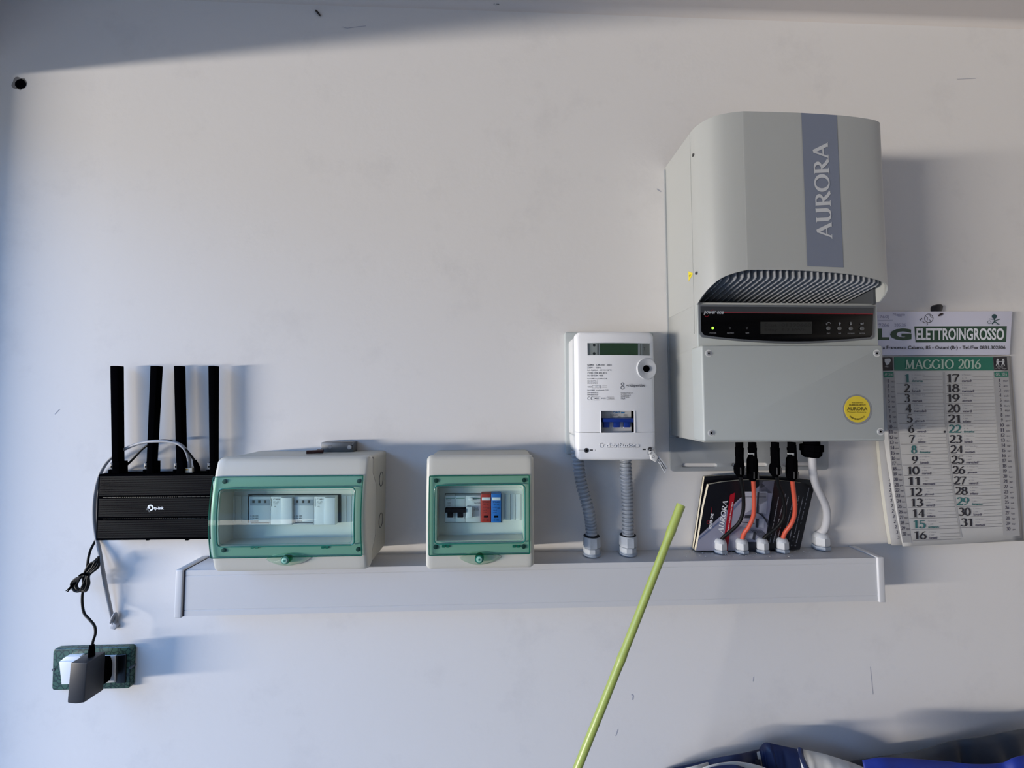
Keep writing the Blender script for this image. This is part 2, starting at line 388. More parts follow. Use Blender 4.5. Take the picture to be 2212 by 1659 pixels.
# ================================================================== THE ROOM
ZC = 2.318
struct(box('wall_back', -1.05, 3.0, -0.12, 0.0, 0, ZC + 0.1, WALL))
WB = bpy.data.objects['wall_back']
struct(box('floor', -14.0, 3.0, -0.12, 6.0, -0.12, 0, FLOOR))
struct(box('ceiling', -1.05, 3.0, 0, 4.0, ZC, ZC + 0.1, CEIL))
bm = bmesh.new()                                                   # left wall with the doorway the daylight comes through
add_box(bm, -1.20, -1.05, -0.07, 0.12, 0, ZC + 0.1)
add_box(bm, -1.20, -1.05, -3.0, -0.07, 2.128, ZC + 0.1)
add_box(bm, -1.20, -1.05, -4.0, -3.0, 0, ZC + 0.1)
struct(frombm('wall_left', bm, WALL, None, None))
struct(box('wall_right', 3.0, 3.12, -0.12, 4.0, 0, ZC + 0.1, WALL))
struct(box('wall_rear', -1.2, 3.12, 4.0, 4.12, 0, ZC + 0.1, WALL))
bm = bmesh.new(); n = 8; prof = [(0.0, ZC - 0.012)] + [(0.012 * (1 - math.cos(PI / 2 * i / n)), ZC - 0.012 * (1 - math.sin(PI / 2 * i / n))) for i in range(n + 1)] + [(0, ZC)]
L0 = [bm.verts.new((-1.05, -a, b)) for a, b in prof]; L1 = [bm.verts.new((3.0, -a, b)) for a, b in prof]
for i in range(len(prof)): bm.faces.new((L0[i - 1], L0[i], L1[i], L1[i - 1]))
struct(frombm('trim_1', bm, CEIL, None, 60))

HOLE = mat('dark_hole', (6, 6, 10), 0.95, spec=0.0); PLAS = mat('broken_plaster', (128, 126, 126), 0.9, bump=0.8, bscale=600)
random.seed(2)
def blob(cx, cy, r, n, j): return [(cx + r * (1 + random.uniform(-j, j)) * math.cos(2 * PI * i / n), cy + r * 0.92 * (1 + random.uniform(-j, j)) * math.sin(2 * PI * i / n)) for i in range(n)]
slab('chipped_plaster', blob(41, 180, 15.5, 18, .14), 0.0, 0.0004, PLAS, WB)
slab('screw_hole', blob(44, 181, 11.5, 22, .10), 0.0002, 0.0008, HOLE, WB)
SMUDGE = mat('pale_scuff', (168, 170, 184), 0.8)
p = Print(flat(0), 0.0004)
for pts, w in (([(1364, 1500), (1368, 1503), (1366, 1512)], 2.5), ([(740, 58), (750, 61), (762, 59), (790, 56)], 1.2), ([(1335, 1575), (1330, 1590)], 1.5), ([(1419, 408), (1428, 414)], 2),
               ([(1628, 1462), (1627, 1472)], 1.5), ([(118, 895), (128, 884)], 1.0), ([(2068, 171), (2108, 169)], 1.0), ([(1880, 1440), (1886, 1500)], 1.0)):
    p.line(pts, w)
p.build('scuff_mark', SMUDGE, WB)
# dead moth on the wall near the ceiling
mo = thing('moth', at(685, 27, 0.002), 'tiny dark brown moth resting on the shaded wall near the ceiling', 'insect')
MB_ = mat('moth_brown', (48, 42, 40), 0.8)
slab('wing', [(680, 22), (684, 21), (690, 28), (692, 33), (688, 31)], 0.0, 0.0025, MB_, mo)
tube('body', pxpath([(681, 22, .003), (686, 27, .004), (691, 33, .003)], 4), 0.0013, MB_, mo, 8)
cw = thing('cobweb', at(1073, 7, 0.004), 'small dusty cobweb tuft on the wall just under the ceiling', 'cobweb')
vs, fs = [], []
for i in range(14):
    a = random.uniform(0, 2 * PI); r_ = random.uniform(3, 11)
    v_, f_ = tube_data(pxpath([(1073, 7, .002), (1073 + r_ * .5 * math.cos(a) + random.uniform(-2, 2), 7 + r_ * .4 * math.sin(a), .006), (1073 + r_ * math.cos(a), 7 + .7 * r_ * math.sin(a), .002)], 3), 0.0003, 4)
    b = len(vs); vs += v_; fs += [tuple(b + k for k in f) for f in f_]
fromdata('web_threads', vs, fs, mat('dusty_web', (120, 116, 112), 0.9), cw)

# ================================================================== CABLE TRAY
XT0, XT1, ZT0, ZT1, DT = -0.5590, 0.7142, 1.1285, 1.2085, 0.057
tr = thing('cable_trunking', ((XT0 + XT1) / 2, 0, ZT0), 'long white plastic cable trunking running along the wall under the boxes', 'cable trunking')
box('trunking_channel', XT0 + 0.004, XT1 - 0.004, 0, DT - 0.002, ZT0 + 0.001, ZT1 - 0.0012, TRAY, tr, 0.0015)
bm = bmesh.new()                                                   # snap-on cover with two fine grooves
zz = [ZT0 + .001, ZT0 + .010, ZT0 + .0108, ZT0 + .0116, ZT1 - .0116, ZT1 - .0108, ZT1 - .010, ZT1 - .001]; dd = [DT, DT, DT - .0006, DT, DT, DT - .0006, DT, DT]
A = [bm.verts.new((XT0 + .009, -a, z)) for a, z in zip(dd, zz)]; B = [bm.verts.new((XT1 - .009, -a, z)) for a, z in zip(dd, zz)]
for i in range(len(zz) - 1): bm.faces.new((A[i], A[i + 1], B[i + 1], B[i]))
frombm('trunking_cover', bm, TRAY, tr, 20)
for s_, (a, b) in enumerate(((XT0, XT0 + .0125), (XT1 - .0125, XT1))):
    slabc = box('end_cap', a, b, 0, DT + .003, ZT0 - .001, ZT1 + .0012, TRAY, tr, 0.0018, 3)
GAPM = mat('dark_gap', (62, 58, 66), 0.9)
box('cap_gap', XT0 + .0125, XT0 + .0150, 0.002, DT + .0004, ZT0 + .001, ZT1 - .001, GAPM, tr)
def on_tray(px, py): # point of the tray top seen at this pixel
    v = RM @ np.array([(px - W / 2) / F, 1.0, -(py - H / 2) / F]); t = (ZT1 - CAM[2]) / v[2]; q = CAM + t * v
    return Vector(q)

# ================================================================== DISTRIBUTION BOARDS
def board(nm, label, X0, X1, Z0, Z1, DE, BU, door, ridge, hole, screws, handle, backx):
    T = thing(nm, ((X0 + X1) / 2, 0, Z0), label, 'distribution board', 'grey distribution boards with green doors')
    zm, hh = (Z0 + Z1) / 2, (Z1 - Z0) / 2
    def bulge(z): return DE + BU * (1 - ((z - zm) / hh) ** 2)
    def fd(x, z):
        ex = min(x - X0, X1 - x); ez = min(z - Z0, Z1 - z); R_ = 0.007
        k = 0
        if ex < R_: k += R_ - math.sqrt(max(0, R_ * R_ - (R_ - ex) ** 2))
        if ez < R_: k += R_ - math.sqrt(max(0, R_ * R_ - (R_ - ez) ** 2))
        return bulge(z) - min(k, R_)
    rnd = (0, .0008, .002, .004, .007)
    hx0, hx1, hz0, hz1 = hole
    def seam(z):
        t = (z - Z0) / (Z1 - Z0); s = lambda a, b, v: min(1, max(0, (v - a) / (b - a)))
        return 0.084 - 0.017 * (s(.13, .24, t) - s(.72, .84, t))
    gridcover('cover', lst(X0, X1, rnd, 14, (hx0, hx1)), lst(Z0, Z1, rnd, 26, (hz0, hz1)), fd, ENC, T, hole, seam, 0.078, 0.007)
    # base shell: a little smaller, follows the seam
    X = lst(X0 + .002, X1 - .002, (0, .002, .006), 4); Z = lst(Z0 + .002, Z1 - .002, (0, .002, .006), 24)
    bm = bmesh.new()
    gridcover('base_shell', X, Z, lambda x, z: 0.0005, ENCB, T, None, lambda z: seam(z) + .004, None, 0.006)
    sp = [(X1 - .0006, -(seam(Z0 + .003 + (Z1 - Z0 - .006) * i / 60) - .0004), Z0 + .003 + (Z1 - Z0 - .006) * i / 60) for i in range(61)]
    tube('seam_line', sp, .0008, GAPM, T, 6)
    tube('seam_line', [(X0 + .006, -(seam(Z1) - .0004), Z1 - .0006), (X1 - .006, -(seam(Z1) - .0004), Z1 - .0006)], .0007, GAPM, T, 6)
    box('back_plate', X0 + .004, X1 - .004, 0.0, 0.073, Z0 + .004, Z1 - .004, ENCB, T, 0.003)
    # door
    (dl, dt), (dr, db) = door; S = surf(lambda x, z: bulge(z)); a = S(dl, dt); b = S(dr, db); Dx0, Dx1, Dz0, Dz1 = a.x, b.x, b.z, a.z
    (rl, rt), (rr_, rb) = ridge; a = S(rl, rt); b = S(rr_, rb); Rx0, Rx1, Rz0, Rz1 = a.x, b.x, b.z, a.z
    od = lambda x, z: bulge(z) + .0045
    gridcover('door_frame', lst(Dx0, Dx1, (0, .002), 8, (Rx0, Rx1)), lst(Dz0, Dz1, (0, .002), 22, (Rz0, Rz1)), od, GREEN, T, (Rx0, Rx1, Rz0, Rz1), lambda z: bulge(z) + .0008, None, 0.0015)
    gridcover('door_pane', lst(Rx0, Rx1, (0,), 8), lst(Rz0, Rz1, (0,), 20), od, GREENP, T, sm=60)
    def rr_path(x0, x1, z0, z1, r, off, n=20):
        pts = []
        for cx, cz, a0 in ((x1 - r, z1 - r, 0), (x0 + r, z1 - r, 90), (x0 + r, z0 + r, 180), (x1 - r, z0 + r, 270)):
            for i in range(7): a_ = math.radians(a0 + 15 * i); pts.append((cx + r * math.cos(a_), cz + r * math.sin(a_)))
        full = []
        for i in range(len(pts)):
            p0, p1 = pts[i], pts[(i + 1) % len(pts)]; L = math.dist(p0, p1); k = max(1, int(L / .008))
            full += [(p0[0] + (p1[0] - p0[0]) * j / k, p0[1] + (p1[1] - p0[1]) * j / k) for j in range(k)]
        return [(x, -(bulge(z) + off), z) for x, z in full]
    tube('door_ridge', rr_path(Rx0, Rx1, Rz0, Rz1, .007, .0050), .0011, GREENE, T, 8, True)
    tube('door_ridge', rr_path(Rx0 + .004, Rx1 - .004, Rz0 + .004, Rz1 - .004, .006, .0050), .0006, clearmat('pale_edge', (.8, .95, .92), .1), T, 6, True)
    q = [(Dx0, Dz1), (Dx1, Dz1), (Dx1, Dz0), (Dx0, Dz0)]
    tube('door_edge', rr_path(Dx0 + .0005, Dx1 - .0005, Dz0 + .0005, Dz1 - .0005, .0015, .0035), .0009, GREENE, T, 6, True)
    DOT = mat('dark_green_dot', (38, 62, 60), 0.6)
    for sx_, sy_ in screws:
        c = S(sx_, sy_); d_ = bulge(c.z); cyl('cover_screw', (c.x, c.z), .0036, d_ - .004, d_ + .002, DOT, T, 18, .0006)
    # lock recess and lens-shaped handle
    cx, cy, hw, hu, hd = handle; c = S(cx, cy); d_ = bulge(c.z); k = (S(cx + 10, cy) - c).length / 10
    def lens(w, u, dn, n=16):
        up = [(c.x - w + 2 * w * i / n, c.z + u * math.sin(PI * i / n)) for i in range(n + 1)]
        lo = [(c.x + w - 2 * w * i / n, c.z - dn * math.sin(PI * i / n) ** .8) for i in range(1, n)]
        return up + lo
    slab_w('finger_recess', lens(hw * k * 1.04, hu * k * 1.2, hd * k * 1.18), d_ - .006, d_ + .0016, ENCB, T, .001)
    slab_w('handle', lens(hw * k * .93, hu * k, hd * k), d_ + .001, d_ + .0075, clearmat('handle_clear', (.82, .93, .88), .05), T, .002)
    cyl('lock', (c.x, c.z), 9.5 * k, d_ + .002, d_ + .0115, GREENK, T, 28, .0012)
    cyl('lock_ring', (c.x, c.z), 8.2 * k, d_ + .0113, d_ + .0120, GREENE, T, 28)
    cyl('lock_core', (c.x, c.z), 6.2 * k, d_ + .0118, d_ + .0135, mat('lock_core', (150, 200, 180), .25), T, 24, .0006)
    cyl('lock_slot', (c.x, c.z), 2.2 * k, d_ + .0132, d_ + .0140, GREENE, T, 12)
    # latches moulded in the lower rim
    for s_ in (-1, 1):
        for j in range(2):
            q = S(cx + s_ * (80 if X1 - X0 > .3 else 76) + j * 9 - 5, cy - 20); dq = bulge(q.z)
            slab_w('door_clip', fillet([(q.x, q.z), (q.x + 7 * k, q.z), (q.x + 7 * k, q.z + 5 * k), (q.x, q.z + 5 * k)], .001), dq + .0002, dq + .002, GREENE, T)
    return T, S, bulge
def hrect(l, t, r, b, d=0.108): a, c = at(l, t, d), at(r, b, d); return (a.x, c.x, c.z, a.z)
a, b = at(469, 989, .10), at(796, 1232, .10)
X0, X1, Z1, Z0 = a.x, b.x, a.z, at(600, 1235, .10).z
B1, S1, bl1 = board('distribution_board', 'wide grey distribution board with green tinted door beside the black router', X0, X1, Z0, Z1, .100, .015,
    ((464, 1029), (784, 1199)), ((478, 1054), (768, 1175)), hrect(480, 1056, 766, 1173), [(486, 1040), (776, 1039), (484, 1188), (774, 1186)], (624, 1204, 48, 11, 15), None)
a = at(921, 986, .10)
X2, X3, Z3, Z2 = a.x, at(1153, 986, .10).x, a.z, at(1035, 1230, .10).z
B2, S2, bl2 = board('distribution_board', 'small grey distribution board with red and blue modules behind green door', X2, X3, Z2, Z3, .100, .006,
    ((928, 1027), (1144, 1195)), ((940, 1047), (1134, 1170)), hrect(943, 1050, 1131, 1167), [(942, 1038), (1132, 1037), (941, 1181), (1131, 1180)], (1036, 1202, 46, 11, 15), None)
# knock-out rings on the right flank of the wide board
for zc_ in (at(835, 1037, .04).z, at(835, 1127, .04).z):
    pts = [(X1 - .0017, -.030 - .011 * math.cos(t_), zc_ + .013 * math.sin(t_)) for t_ in [PI * 1.0 + PI * 2 * i / 28 for i in range(28)]]
    tube('knockout_ring', pts, .0005, GAPM, B1, 5, True)
# ---- inside the wide board
BO = .016
def panel_strip(name, l, t, r, b, d1, m, T, d0=.058, bev=.0004): return slab(name, rect(l, t, r, b), d0 + BO, d1 + BO, m, T, bev)
PANEL = mat('inner_panel', (228, 232, 232), .5); SHADE = mat('module_gap', (40, 52, 58), .8)
panel_strip('inner_panel', 460, 1040, 790, 1190, .0622, PANEL, B1)
panel_strip('module_window', 536, 1068, 736, 1129, .0632, SHADE, B1)
for i in range(4): panel_strip('blank_strip', 479 + i * 14.4, 1072, 492.4 + i * 14.4, 1131, .0640, PANEL, B1)
for i in range(3): panel_strip('blank_strip', 738 + i * 11, 1071, 748 + i * 11, 1128, .0640, PANEL, B1)
def module(T, l, t, r, b, m, d1=.074): return panel_strip('circuit_breaker', l, t, r, b, d1, m, T, .060, .0006)
def sub(name, par, px, d0, d1, m, bev=0.0003): return slab(name, px, d0 + BO, d1 + BO, m, par, bev)
def reparent(o, par): o.parent = par; o.matrix_parent_inverse = par.matrix_world.inverted() @ (Matrix.Identity(4)); return o
def inkp(par, items, d, m=BLACKINK, name='printing'):
    p_ = Print(flat(d + BO), .0003)
    for it in items:
        if isinstance(it[0], str): p_.t(*it)
        elif len(it) == 4: p_.rect(*it)
    return p_.build(name, m, par)
for (l, w1, w2, w3) in ((538, 584, 607, 631), (632.5, 678, 701, 724)):
    ma = module(B1, l, 1073, w1, 1134, MODG); mb = module(B1, w1 + .6, 1073, w3, 1134, MODG, .0745); mc = sub('test_block', mb, rect(w2, 1075, w3 - .5, 1133.5), .074, .0785, MODG)
    sub('label_strip', ma, rect(l + 2, 1079, w1 - 1, 1092), .0738, .0744, MODD)
    for k in range(3):
        x = l + 6.5 + k * 12.6; sub('terminal', ma, rect(x, 1081, x + 5, 1086.5), .074, .0748, DGREY)
    inkp(ma, [('In: 16A  230V', l + 3, 1113, l + 20, 1116), ('In: 25A  400V', l + 3, 1118, l + 20, 1121), ('CE 60898', l + 3, 1124.5, l + 20, 1127), (l + 4, 1129, w1 - 2, 1130.5)], .0740)
    inkp(mb, [('C16N', w1 + 6, 1077, w1 + 20, 1080), ('230V~ 6000', w1 + 6, 1083, w1 + 18, 1085.5), ('Id 0,03A', w1 + 6, 1087, w1 + 17, 1089.5), (w1 + 2, 1077, w1 + 3, 1094), ('CE', w1 + 8, 1093, w1 + 12, 1095.5)], .0745)
# ---- inside the small board
panel_strip('inner_panel', 930, 1040, 1142, 1185, .0622, PANEL, B2)
panel_strip('module_window', 961, 1066, 1084, 1129, .0632, SHADE, B2)
for i in range(1, 4): panel_strip('blank_strip', 1083 + i * 11 - 2, 1067.5, 1093 + i * 11 - 2, 1124, .0640, PANEL, B2)
GL_ = mat('module_green_print', (20, 110, 70), .5)
ms = [module(B2, 961.5, 1071, 982.8, 1128, MODG), module(B2, 983.4, 1071, 1005, 1128, MODG)]
for m_, l in zip(ms, (962, 984)):
    sub('toggle', m_, rect(l - .5, 1099, l + 22, 1108), .0735, .083, BLK, .001)
    sub('switch_slot', m_, rect(l + 1, 1108, l + 19, 1121), .0735, .0745, WHT)
    sub('lever', m_, rect(l + 4, 1108, l + 16, 1118.5), .0735, .080, BLK, .001)
    inkp(m_, [(l + 1, 1075.5, l + 20, 1077)], .0740, GL_)
inkp(ms[0], [('Multi9', 964, 1078, 975, 1081), ('C60N', 966, 1085, 974, 1088), ('C20', 967, 1090, 973, 1093)], .0740, INK)
rc = module(B2, 1005.4, 1071, 1038.5, 1128, MODG)
sub('test_button', rc, circ(1016.6, 1079, 5.2, 18, 3), .0738, .079, METER, .0006)
sub('toggle', rc, rect(1007, 1096, 1020, 1119), .0738, .081, MODG, .001)
inkp(rc, [('Vigi C60', 1024, 1085, 1037, 1089), ('30mA', 1024, 1096, 1033, 1099), ('IDn 0,03A', 1024, 1100, 1034, 1103), ('test', 1000 + 9, 1091, 1018, 1094)], .0740, INK)
inkp(rc, [(1022, 1076, 1038, 1077.4)], .0740, GL_)
RM_ = mat('brick_red_module', (176, 52, 40), .45); BM_ = mat('blue_module', (40, 112, 196), .45)
for l, m_, lab in ((1039.2, RM_, 'brick red surge module'), (1061.2, BM_, 'blue surge module')):
    o = slab('surge_module', rect(l, 1067, l + 21.4, 1129), .060 + BO, .0775 + BO, m_, B2, .0008); o['label'] = lab
    sub('label_window', o, rect(l + 2, 1074.5, l + 20, 1081), .077, .0780, WHT)
    sub('slot', o, rect(l + 6, 1114, l + 15, 1118.5), .077, .0779, BLK)
    inkp(o, [('PRD', l + 4, 1083, l + 18, 1086), ('PRC 40r', l + 5, 1088, l + 17, 1090.5), ('Un 230V', l + 4, 1095, l + 12, 1097.5), ('Imax 40', l + 4, 1101, l + 12, 1103.5), ('In 15kA', l + 4, 1106, l + 12, 1108.5), ('340', l + 13, 1096, l + 18, 1099), ('C 40', l + 5, 1122, l + 16, 1125)], .0775)

BO = 0.0
# ================================================================== THINGS ON THE WIDE BOARD
GALV = mat('galvanised_sheet', (112, 113, 114), .42, metal=.7, vary=.12, vscale=120)
jb = thing('metal_bracket', (at(728, 972, .01).x, -.01, Z1 - .002), 'small galvanised metal bracket with a bolt lying on top of the wide distribution board', 'bracket')
zt = Z1 - .002 + .0005
a, b = at(695, 957, .022), at(762, 957, .022); zh = a.z
box('front_plate', a.x, b.x, .0205, .022, zt, zh, GALV, jb, .0004)
box('top_plate', a.x, b.x, .002, .022, zh, zh + .0014, GALV, jb, .0004)
box('side_plate', a.x - .0012, a.x, .002, .022, zt, zh + .001, mat('bright_steel', (190, 193, 198), .3, metal=.6), jb, .0003)
box('side_plate', b.x, b.x + .0012, .002, .022, zt, zh + .001, GALV, jb, .0003)
c = at(756, 966, .024); lathe('bolt', [((c.x, -.020, c.z), .0030), ((c.x, -.0235, c.z), .0030), ((c.x, -.0235, c.z), .0044), ((c.x, -.0275, c.z), .0040)], SILVER, jb, 6)
cyl('bolt_hole', (at(713, 965, .022).x, at(713, 965, .022).z), .0035, .0215, .0223, mat('hole_ring', (120, 122, 126), .5), jb)
MAR = mat('dark_maroon_plastic', (52, 16, 16), .35)
pk = thing('penknife', (at(680, 975, .05).x, -.05, zt), 'small dark maroon penknife lying on the wide board in front of the metal bracket', 'penknife')
a, b = at(662, 977, .052), at(697, 975, .044)
v_, f_ = tube_data([(a.x, -.052, zt + .0035), ((a.x * .5 + b.x * .5), -.048, zt + .0035), (b.x, -.042, zt + .0035)], .0035, 10, flatten=.8); fromdata('handle', v_, f_, MAR, pk, 40)
a, b = at(686, 970, .036), at(698, 971, .036)
v_, f_ = tube_data([(a.x, -.036, zt + .0035), (b.x, -.036, zt + .0032)], .0032, 10); fromdata('blade_cap', v_, f_, MAR, pk, 40)

# ================================================================== ROUTER
ro = thing('router', at(335, 1166, .0), 'flat black wireless router with four upright antennas mounted on the wall', 'router')
DR = .036
slab('housing', [(212, 1024.5), (466, 1022), (463, 1165), (206, 1168)], .0075, DR - .004, BLK, ro, .003, .002)
for (t, b) in ((1028, 1073.5), (1076.5, 1119.5), (1122.5, 1165.5)):
    k = lambda y: 213 - (y - 1026) * .043
    bm_o = slab('top_panel', [(k(t), t), (464, t - 2.5), (462, b - 2.5), (k(b), b)], DR - .006, DR, BLKR, ro, .001)
    p_ = Print(flat(DR), .0003)
    yy = t + 2
    while yy < b - 2: p_.line([(k(yy) + 3, yy), (462, yy - 2.4)], .35); yy += 2.2
    p_.build('fine_rib', mat('rib_black', (22, 25, 33), .5), bm_o)['kind'] = 'stuff'
VENT = mat('vent_lattice', (150, 148, 140), .5)
p_ = Print(flat(DR - .0035), .0003); 
for y0_, ws in ((1074.8, .9), (1120.8, .6)):
    x = 222
    while x < 460: p_.rect(x, y0_ - ws / 2 - (x - 222) * .008, x + (9 if x < 250 or x > 380 else 2.2), y0_ + ws / 2 - (x - 222) * .008); x += 10 if x < 250 or x > 380 else 4
p_.build('vent_slot', VENT, ro)
p_ = Print(flat(DR), .0006)
p_.ring(325.0, 1096.8, 5.1, 3.1); p_.rect(321.2, 1096, 324.2, 1105.5); p_.rect(316, 1098.6, 323, 1101.6); p_.disc(317.6, 1100.1, 1.6); p_.disc(322.7, 1104.4, 1.6)
p_.t('tp-link', 332, 1094.5, 353.5, 1102.5, .03)
p_.build('lettering', mat('bright_white_print', (250, 252, 255), .4), ro)
for (tl, tr_, bl, br_, ks) in ((237.3, 254, 239.5, 257, -1), (324, 340, 313.8, 329, -1), (374.8, 389.2, 378.5, 395, -1), (449.3, 463.4, 450.5, 464, -1)):
    an = slab('antenna', [(tl, 790), (tr_, 790), (br_ - 1.5, 1012), (bl + 1.5, 1012)], .014, .026, BLK, ro, .0018, .0015)
    sub('antenna_root', an, [(bl, 998), (br_, 998), (br_, 1024), (bl, 1024)], .012, .029, BLK, .002)
    kx = bl - 1.5
    sub('hinge_ear', an, rect(kx - 1, 1000, kx + 4.5, 1014), .014, .0295, RIM, .0006)
    sub('hinge_pin', an, circ(kx + 1.8, 1008.5, 1.5, 12), .029, .0302, BLK, 0)
    c0, c1 = at(kx + 3, 1014, .021), at(kx + 3, 1026, .021); lathe('hinge_barrel', [(c0, .0042), (c0 * .5 + c1 * .5, .0046), (c1, .0046)], BLK, an, 14)
for x in (318, 403): slab('foot_tab', rect(x - 3, 1165, x + 3, 1167.5), .018, .024, BLK, ro)
p_ = Print(flat(.030), .0); 
for x in (268, 292, 356, 366): slab('port_frame', rect(x, 1022, x + 14, 1026), .010, .024, BLK, ro, .0004)

et = thing('ethernet_cable', at(243, 1352, 0), 'grey network cable looping from the router down to a wall clip', 'cable')
tube('cord', pxpath([(409, 1016, .018), (409, 1000, .020), (405, 980, .026), (396, 966, .030), (380, 957, .030), (345, 953, .028), (305, 957, .022), (268, 971, .014), (236, 993, .010), (216, 1025, .0045), (205, 1070, .0035),
                     (203, 1115, .0035), (207, 1155, .0035), (214, 1185, .006), (221, 1225, .010), (230, 1275, .010), (239, 1318, .007), (246, 1350, .003)], 8), .0028, GCAB, et, 12)
sub('connector', et, rect(398, 1011, 415, 1024), .011, .024, mat('clear_plug', (214, 206, 190), .3), .0008)
sub('contact_strip', et, rect(400, 1013, 406, 1016), .0238, .0244, mat('gold_contacts', (190, 150, 60), .3, metal=.8), 0)
tube('cord_return', pxpath([(240, 1345, .004), (243, 1335, .009), (249, 1325, .007), (250, 1340, .003), (247, 1352, .004)], 6), .0024, GCAB, et, 10)
slab('wall_clip', [(238, 1348), (244, 1344), (252, 1352), (247, 1361), (237, 1358)], 0, .006, WCAB, et, .0015, .001)

# ================================================================== POWER ADAPTER AND SOCKET
so = thing('wall_socket', at(197, 1488, 0), 'wall socket with dark green marbled frame and white inserts', 'socket')
MARB = mat('dark_green_marble', (44, 70, 62), .25)
n = MARB.node_tree; t = n.nodes.new('ShaderNodeTexCoord'); v = n.nodes.new('ShaderNodeTexVoronoi'); v.feature = 'DISTANCE_TO_EDGE'; v.inputs['Scale'].default_value = 110
n.links.new(t.outputs['Object'], v.inputs['Vector']); rp = n.nodes.new('ShaderNodeValToRGB'); rp.color_ramp.elements[0].color = (*lin((24, 40, 38)), 1); rp.color_ramp.elements[1].color = (*lin((62, 92, 78)), 1); rp.color_ramp.elements[1].position = .14
n.links.new(v.outputs['Distance'], rp.inputs[0]); n.links.new(rp.outputs[0], n.nodes['Principled BSDF'].inputs['Base Color'])
slab('frame_plate', [(114, 1402), (284, 1397.5), (280, 1488), (111, 1492)], 0, .009, MARB, so, .0022, .006, 3)
SW = mat('socket_white', (232, 234, 238), .4)
slab('rocker_switch', [(127, 1430), (175, 1428), (175, 1478), (132, 1479)], .006, .020, SW, so, .0012)
slab('rocker_top', [(140, 1420), (172, 1418), (176, 1429), (127, 1430)], .006, .0175, SW, so, .0008)
slab('socket_insert', [(205, 1419), (248, 1417.5), (247, 1475), (204, 1477)], .006, .013, SW, so, .0012)
slab('blank_insert', [(250, 1416), (272, 1414), (270, 1476), (250, 1477)], .006, .0108, mat('black_insert', (12, 14, 18), .3), so, .0008)
for x in ((114.5, 1447), (281, 1443)): pcyl('cover_clip', x[0], x[1], 3, .0, .0098, RIM, so, 10)

pa = thing('power_adapter', at(200, 1450, .03), 'black plug-in power adapter with a bundled cord in the green framed socket', 'power adapter')
def hull_block(name, front, back, m, par, bev=.0015):
    bm_ = bmesh.new(); A_ = [bm_.verts.new(p) for p in front]; B_ = [bm_.verts.new(p) for p in back]; N = len(A_)
    bm_.faces.new(A_); bm_.faces.new(B_[::-1])
    for i in range(N): bm_.faces.new((A_[i - 1], B_[i - 1], B_[i], A_[i]))
    bmesh.ops.recalc_face_normals(bm_, faces=bm_.faces)
    bmesh.ops.bevel(bm_, geom=bm_.edges[:], offset=bev, segments=2, affect='EDGES', profile=.5); return frombm(name, bm_, m, par)
ADP = mat('adapter_black', (34, 34, 38), .5, bump=.05, bscale=1500)
fr = [at(*q, .064) for q in ((151.5, 1431.5), (188.5, 1431.5), (181.5, 1518.5), (163, 1521), (144.5, 1519))]
x_r = at(229, 1407, .028); x_b = at(224.5, 1490, .028); wv = fr[1].x - fr[0].x
bk = [Vector((x_r.x - wv, -.028, x_r.z)), Vector((x_r.x, -.028, x_r.z)), Vector((x_b.x, -.028, x_b.z)), Vector((x_b.x - wv * .5, -.028, x_b.z - .001)), Vector((x_b.x - wv, -.028, x_b.z))]
hull_block('housing', fr, bk, ADP, pa, .0022)
c = at(224, 1450, .02)
slab_w('plug_base', fillet([(c.x - .022, c.z + .022), (c.x + .004, c.z + .022), (c.x + .008, c.z + .010), (c.x + .008, c.z - .012), (c.x + .004, c.z - .022), (c.x - .022, c.z - .022)], .003), .012, .034, BLK, pa, .0012)
lathe('strain_relief', [(at(198, 1417, .045), .0048), (at(198, 1405, .045), .0045), (at(198.5, 1393, .045), .0034)], BLK, pa, 10)
cord1 = [(198.5, 1396, .045), (201, 1385, .044), (206, 1368, .042), (204, 1352, .038), (193, 1338, .034), (182, 1325, .030), (178, 1305, .027), (178, 1285, .026), (181, 1268, .024), (180, 1245, .024), (188, 1225, .022), (191, 1205, .018), (196, 1187, .012), (206, 1168, .004), (213, 1150, .0045), (225, 1100, .0030), (250, 1040, .0032), (262, 1017, .006),
         (285, 994, .014), (309, 969, .020), (330, 956, .024), (352, 951, .027), (376, 955, .030), (398, 968, .030), (413, 985, .026), (421, 996, .022)]
tube('cord', pxpath(cord1, 8), .0019, BCAB, pa, 10)
hank = []
for k, (dx, dd_) in enumerate(((0, 0), (5, .003), (-4, .002), (3, -.003), (8, .001))):
    hank.append([(180 + dx * .2, 1244, .026), (196 + dx * .4, 1222 + dx, .026 + dd_), (208 - dx * .3, 1208 + abs(dx), .025 + dd_), (213, 1206 + dx, .024), (209 + dx * .3, 1222 + dx * .5, .026 + dd_), (190 + dx * .3, 1243, .028 + dd_),
                 (184 + dx, 1262, .028 + dd_), (176 + dx, 1276 + abs(dx) * .2, .026), (163 + dx * .6, 1274 - dx * .4, .024 + dd_), (158 + dx, 1262, .024), (166 + dx, 1250 - dx * .3, .026), (179, 1243, .025)])
for hk in hank: tube('cord_loop', pxpath(hk, 6), .0018, BCAB, pa, 8)
tube('cable_tie', pxpath([(172, 1243, .025), (178, 1240, .032), (186, 1241, .034), (192, 1245, .027), (184, 1247, .020), (174, 1246, .020), (172, 1243, .025)], 5), .0016, BLK, pa, 8)
for q in (((163, 1255), (150, 1270), (143, 1276)), ((165, 1257), (153, 1270), (146, 1278))):
    tube('tie_end', pxpath([(a_, b_, .026) for a_, b_ in q], 4), .0010, BLK, pa, 6)
lathe('barrel_connector', [(at(420, 994, .022), .0028), (at(423, 1002, .021), .0040), (at(426, 1010, .020), .0044), (at(427, 1024, .018), .0046)], BLK, pa, 12)

